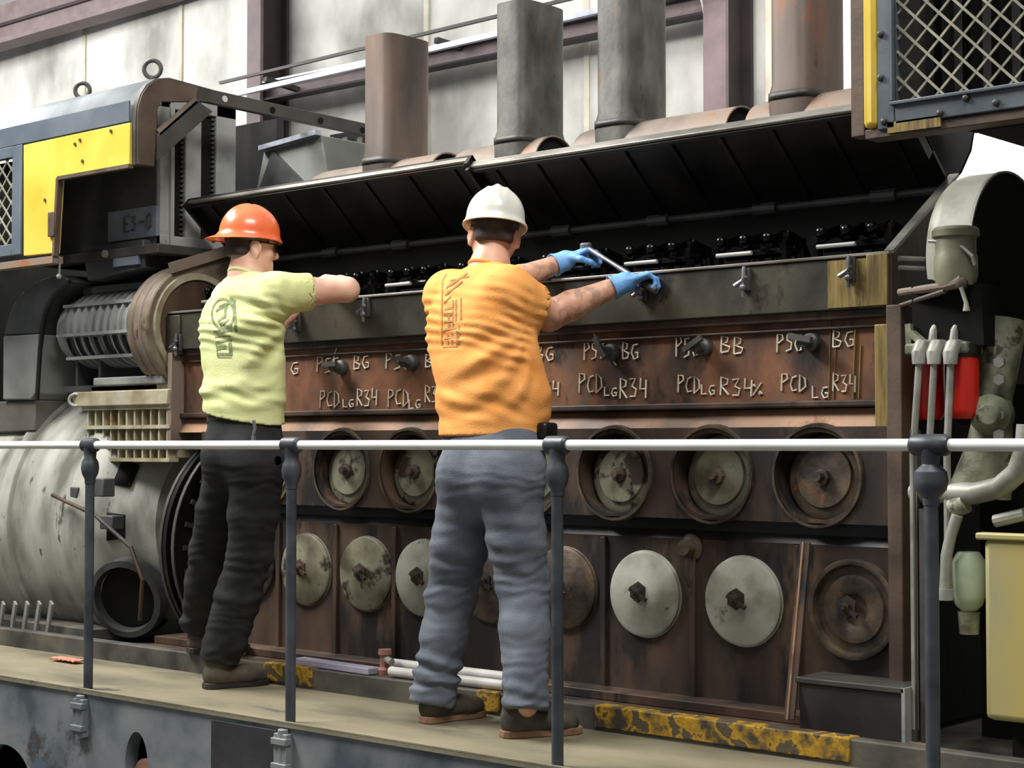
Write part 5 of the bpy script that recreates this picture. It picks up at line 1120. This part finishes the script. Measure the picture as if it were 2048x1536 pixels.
oprint = [([(890, 618), (904, 616)], .010), ([(898, 628), (898, 656)], .012), ([(906, 600), (906, 655)], .006), ([(900, 560), (938, 552)], .006), ([(918, 650), (918, 690)], .006), ([(889, 676), (914, 673)], .012), ([(884, 690), (884, 560), (892, 545)], .007), ([(892, 575), (935, 545)], .014), ([(890, 590), (925, 562)], .010), ([(888, 606), (902, 592)], .008),
          ([(912, 600), (912, 642)], .010), ([(922, 596), (922, 640)], .009), ([(888, 630), (906, 628)], .010), ([(888, 644), (906, 642)], .007),
          ([(886, 660), (914, 656)], .008), ([(896, 668), (896, 690)], .008), ([(904, 666), (904, 690)], .007), ([(914, 662), (914, 690)], .009), ([(886, 694), (916, 692)], .006)]
gcirc = [(446+22*math.cos(t), 628+30*math.sin(t)) for t in [2*PI*i/20 for i in range(21)]]
gprint = [(gcirc, .010), ([(432, 622), (452, 612), (450, 634), (436, 642)], .014), ([(440, 650), (458, 640)], .012), ([(438, 614), (462, 604)], .010), ([(468, 600), (472, 664)], .013), ([(460, 596), (470, 604)], .016),
          ([(428, 664), (464, 660)], .012), ([(430, 674), (462, 672)], .006), ([(432, 684), (464, 680)], .008), ([(434, 696), (452, 694)], .016), ([(460, 684), (462, 710)], .016), ([(434, 708), (464, 708)], .010), ([(436, 714), (464, 714)], .004), ([(432, 684), (436, 714)], .005)]
RS = V3(-4.0, 4.47, 1.53)
cfg2 = dict(base=(-4.1, 4.42, 0), label='worker seen from behind in orange t-shirt, white hard hat and grey trousers, holding a wrench', skin=m_skin2, tattoo=True,
    head=V3(-4.165, 4.585, 1.774), face=(-0.673, 0.74, -0.10), hup=(0.05, 0.05, 1), neck=V3(-4.145, 4.535, 1.635), lat=nrm(V3(0.995, -0.1, 0)),
    torso=[(V3(-4.165, 4.515, 1.55), 0.155, 0.10), (V3(-4.135, 4.50, 1.42), 0.205, 0.135), (V3(-4.115, 4.495, 1.28), 0.208, 0.148), (V3(-4.098, 4.51, 1.15), 0.218, 0.166), (V3(-4.095, 4.495, 1.02), 0.219, 0.170)],
    Rarm=[RS, V3(-3.985, 4.68, 1.470), RW], Larm=[V3(-4.345, 4.545, 1.545), V3(-4.335, 4.80, 1.60), LW], arm_r=(0.074, 0.066, 0.056, 0.053, 0.031), hands=[],
    Rleg=[V3(-3.965, 4.44, 0.88), arr(at(1047, 1175, 4.50)), arr(at(1053, 1412, 4.40))], Lleg=[V3(-4.155, 4.45, 0.88), arr(at(905, 1185, 4.50)), arr(at(865, 1400, 4.43))],
    Rheel=V3(-3.915, 4.345, 0), Rtoe=V3(-3.775, 4.605, 0), Lheel=V3(-4.325, 4.375, 0), Ltoe=V3(-4.285, 4.66, 0),
    shirt=m_orange, hemR=0.62, hemL=0.62, sleeve=(0.098, 0.094), hem=1.03, wrinkle=wr2, wrinkle2=legw, print=(printlines(oprint, 4.38), vd2, m_prt2),
    waist=V3(-4.09, 4.492, 1.05), pelvis=V3(-4.055, 4.47, 0.905), hip_r=(0.205, 0.152, 0.205, 0.158), leg_r=(0.116, 0.100, 0.088, 0.086, 0.082), trouser=m_greyjean, boot=m_boot, sole=m_sole,
    seat=[(V3(-3.985, 4.385, 0.90), (0.095, 0.075, 0.10), None, 0.04), (V3(-4.125, 4.39, 0.90), (0.095, 0.075, 0.10), None, 0.04)],
    extra=[(V3(-4.03, 4.42, 1.44), (0.10, 0.05, 0.12), None, 0.05), (V3(-4.25, 4.43, 1.44), (0.09, 0.05, 0.12), None, 0.05)],
    hat=lambda P_, A, b_: helmet(P_, A, b_, m_hatwh, 1))
man2, P2_, A2_ = person(cfg2)
def glove(w, d, n, th, curl, fore, name='glove'):
    w = np.asarray(w); S = SDF(w-0.2, w+0.25, 0.0028)
    fd = nrm(fore); S.cone(w-fd*0.045, w, (0.046, 0.044), (0.041, 0.037), 0.01, cut0=0.0); S.ell(w+nrm(d)*0.012, (0.038, 0.038, 0.036), None, 0.012); l = hand(S, w, d, n, th, curl, 1.10)
    g_ = S.build(name, m_glove, man2, 2)
    q = MB(); q.tube([w-fd*0.048, w-fd*0.041], 0.046, 24, cap=False); q.build('cuff_roll', m_glove, g_, solid=0.003)
    return l
nR = nrm(V3(-0.15, -0.10, 1)); glove(RW, dR, nR, np.cross(up3, dR), (0.75, 0.85, 0.6), RW-cfg2['Rarm'][1])
nL = nrm(V3(-0.35, -0.45, 0.8)); glove(LW, dL, nL, np.cross(dL, up3), (0.8, 0.9, 0.6), LW-cfg2['Larm'][1])
q = MB(); p = at(1098, 862, 4.53); q.box(p.x-0.025, p.x+0.02, p.y-0.045, p.y+0.03, p.z-0.05, p.z+0.03); 
tro = [c for c in man2.children if c.name.startswith('trousers')][0]
q.build('belt_pouch', m_black, tro, bevel=0.012)
# wrench held between the gloves
wa = arr(at(1172, 494, 5.11)); wb = arr(at(1310, 580, 4.965))
t = thing('torque_wrench', 'long steel ratchet wrench held between the two blue gloves', 'wrench', tuple((wa+wb)/2))
ww = nrm(wb-wa)
q = MB(); q.tube([wa, wa+ww*0.04, wa+ww*0.20, wb-ww*0.02], [0.010, 0.010, 0.009, 0.011], 14); q.build('shaft', MATS['bright_steel'], t)
q = MB(); q.tube([wb-ww*0.10, wb-ww*0.09, wb, wb+ww*0.008], [0.012, 0.015, 0.015, 0.010], 16); q.build('grip', m_greydk, t)
q = MB(); q.lathe(wa-V3(0, 0, 0.014), (0.1, -0.2, 1), [(0, 0.018), (0.004, 0.023), (0.026, 0.023), (0.03, 0.018)], 20); q.build('ratchet_head', MATS['bright_steel'], t)
q = MB(); q.tube([wa-V3(0, 0, 0.01), wa-V3(-0.01, -0.01, 0.06)], [0.013, 0.015], 12); q.build('socket', MATS['bright_steel'], t)

# ---- worker in the lime shirt
def wr1(X, Y, Z): return folds(X, Y, Z, 0.65, 0.75, (pit1[0]*0.65+pit1[1]*0.75, pit1[2]), 1.12, 1.70, 3.0)
RE = V3(-5.155, 4.77, 1.640); RW1 = arr(at(652, 562, 5.0)); LW1 = V3(-5.74, 5.0, 1.60)
cfg1 = dict(base=(-5.5, 4.5, 0), label='worker in lime green t-shirt and orange hard hat, head turned right, reaching into the engine', skin=m_skin1,
    head=V3(-5.475, 4.53, 1.822), face=(0.34, 0.94, -0.06), neck=V3(-5.465, 4.495, 1.692), lat=V3(1.0, 0.0, 0),
    torso=[(V3(-5.445, 4.485, 1.61), 0.14, 0.088), (V3(-5.455, 4.48, 1.48), 0.188, 0.122), (V3(-5.46, 4.475, 1.34), 0.182, 0.118), (V3(-5.46, 4.475, 1.20), 0.186, 0.128), (V3(-5.455, 4.475, 1.05), 0.203, 0.150)],
    Rarm=[V3(-5.285, 4.50, 1.612), RE, RW1], Larm=[V3(-5.60, 4.54, 1.605), V3(-5.68, 4.78, 1.50), LW1], arm_r=(0.062, 0.056, 0.050, 0.046, 0.030),
    hands=[(RW1, nrm(RW1-RE)+V3(-0.2, 0.2, -0.1), up3, np.cross(up3, nrm(RW1-RE)), (0.5, 0.6, 0.4)), (LW1, V3(0.1, 1, 0.1), up3, V3(1, 0, 0), (0.5, 0.6, 0.4))],
    Rleg=[V3(-5.345, 4.46, 0.93), arr(at(500, 1110, 4.50)), V3(-5.585, 4.47, 0.13)], Lleg=[V3(-5.525, 4.48, 0.93), arr(at(422, 1105, 4.58)), V3(-6.03, 4.715, 0.21)],
    Rheel=V3(-5.60, 4.395, 0), Rtoe=V3(-5.52, 4.672, 0), Lheel=V3(-6.045, 4.655, 0.086), Ltoe=V3(-5.96, 4.93, 0.086),
    shirt=m_lime, hemR=0.50, hemL=0.55, sleeve=(0.086, 0.079), hem=0.1835, hemtilt=(0.17, 0, 1), wrinkle=wr1, wrinkle2=legw, print=(printlines(gprint, 4.38), vd1, m_prt1),
    waist=V3(-5.455, 4.475, 1.13), pelvis=V3(-5.435, 4.47, 0.96), hip_r=(0.178, 0.118, 0.184, 0.138), leg_r=(0.112, 0.100, 0.090, 0.090, 0.084), trouser=m_blkjean, boot=m_boot, sole=MATS['dark_box'],
    seat=[(V3(-5.36, 4.40, 0.96), (0.085, 0.06, 0.10), None, 0.04), (V3(-5.51, 4.40, 0.96), (0.085, 0.06, 0.10), None, 0.04)],
    extra=[(V3(-5.35, 4.41, 1.50), (0.09, 0.045, 0.12), None, 0.05), (V3(-5.55, 4.41, 1.50), (0.09, 0.045, 0.12), None, 0.05)],
    hat=lambda P_, A, b_: helmet(P_, A, b_, m_hator, -1))
man1, P1_, A1_ = person(cfg1)
q = MB()
for sx in (-1, 1):
    q.tube([P1_(sx*0.078, -0.005, 0.012), P1_(sx*0.072, 0.05, 0.012), P1_(sx*0.062, 0.088, 0.010)], 0.003, 6)
gl_ = q.build('safety_glasses', m_black, man1)
q = MB()
vs = []
for i in range(13):
    a_ = -0.062+0.124*i/12; yb = 0.105-8.0*a_*a_*0.5
    for z_ in (-0.018, 0.022): vs.append(P1_(a_, yb, z_))
q.add(vs, [(2*i, 2*i+1, 2*i+3, 2*i+2) for i in range(12)]); q.build('lens', m_gloss, gl_, solid=0.002)
q = MB(); p = at(507, 856, 4.36)
tro = [c for c in man1.children if c.name.startswith('trousers')][0]
q.tube([(p.x, p.y, p.z+0.03), (p.x+0.01, p.y, p.z), (p.x, p.y, p.z-0.03)], 0.007, 8); q.box(p.x-0.008, p.x+0.008, p.y-0.005, p.y+0.005, p.z-0.06, p.z-0.03); q.build('key_clip', m_chrome, tro)
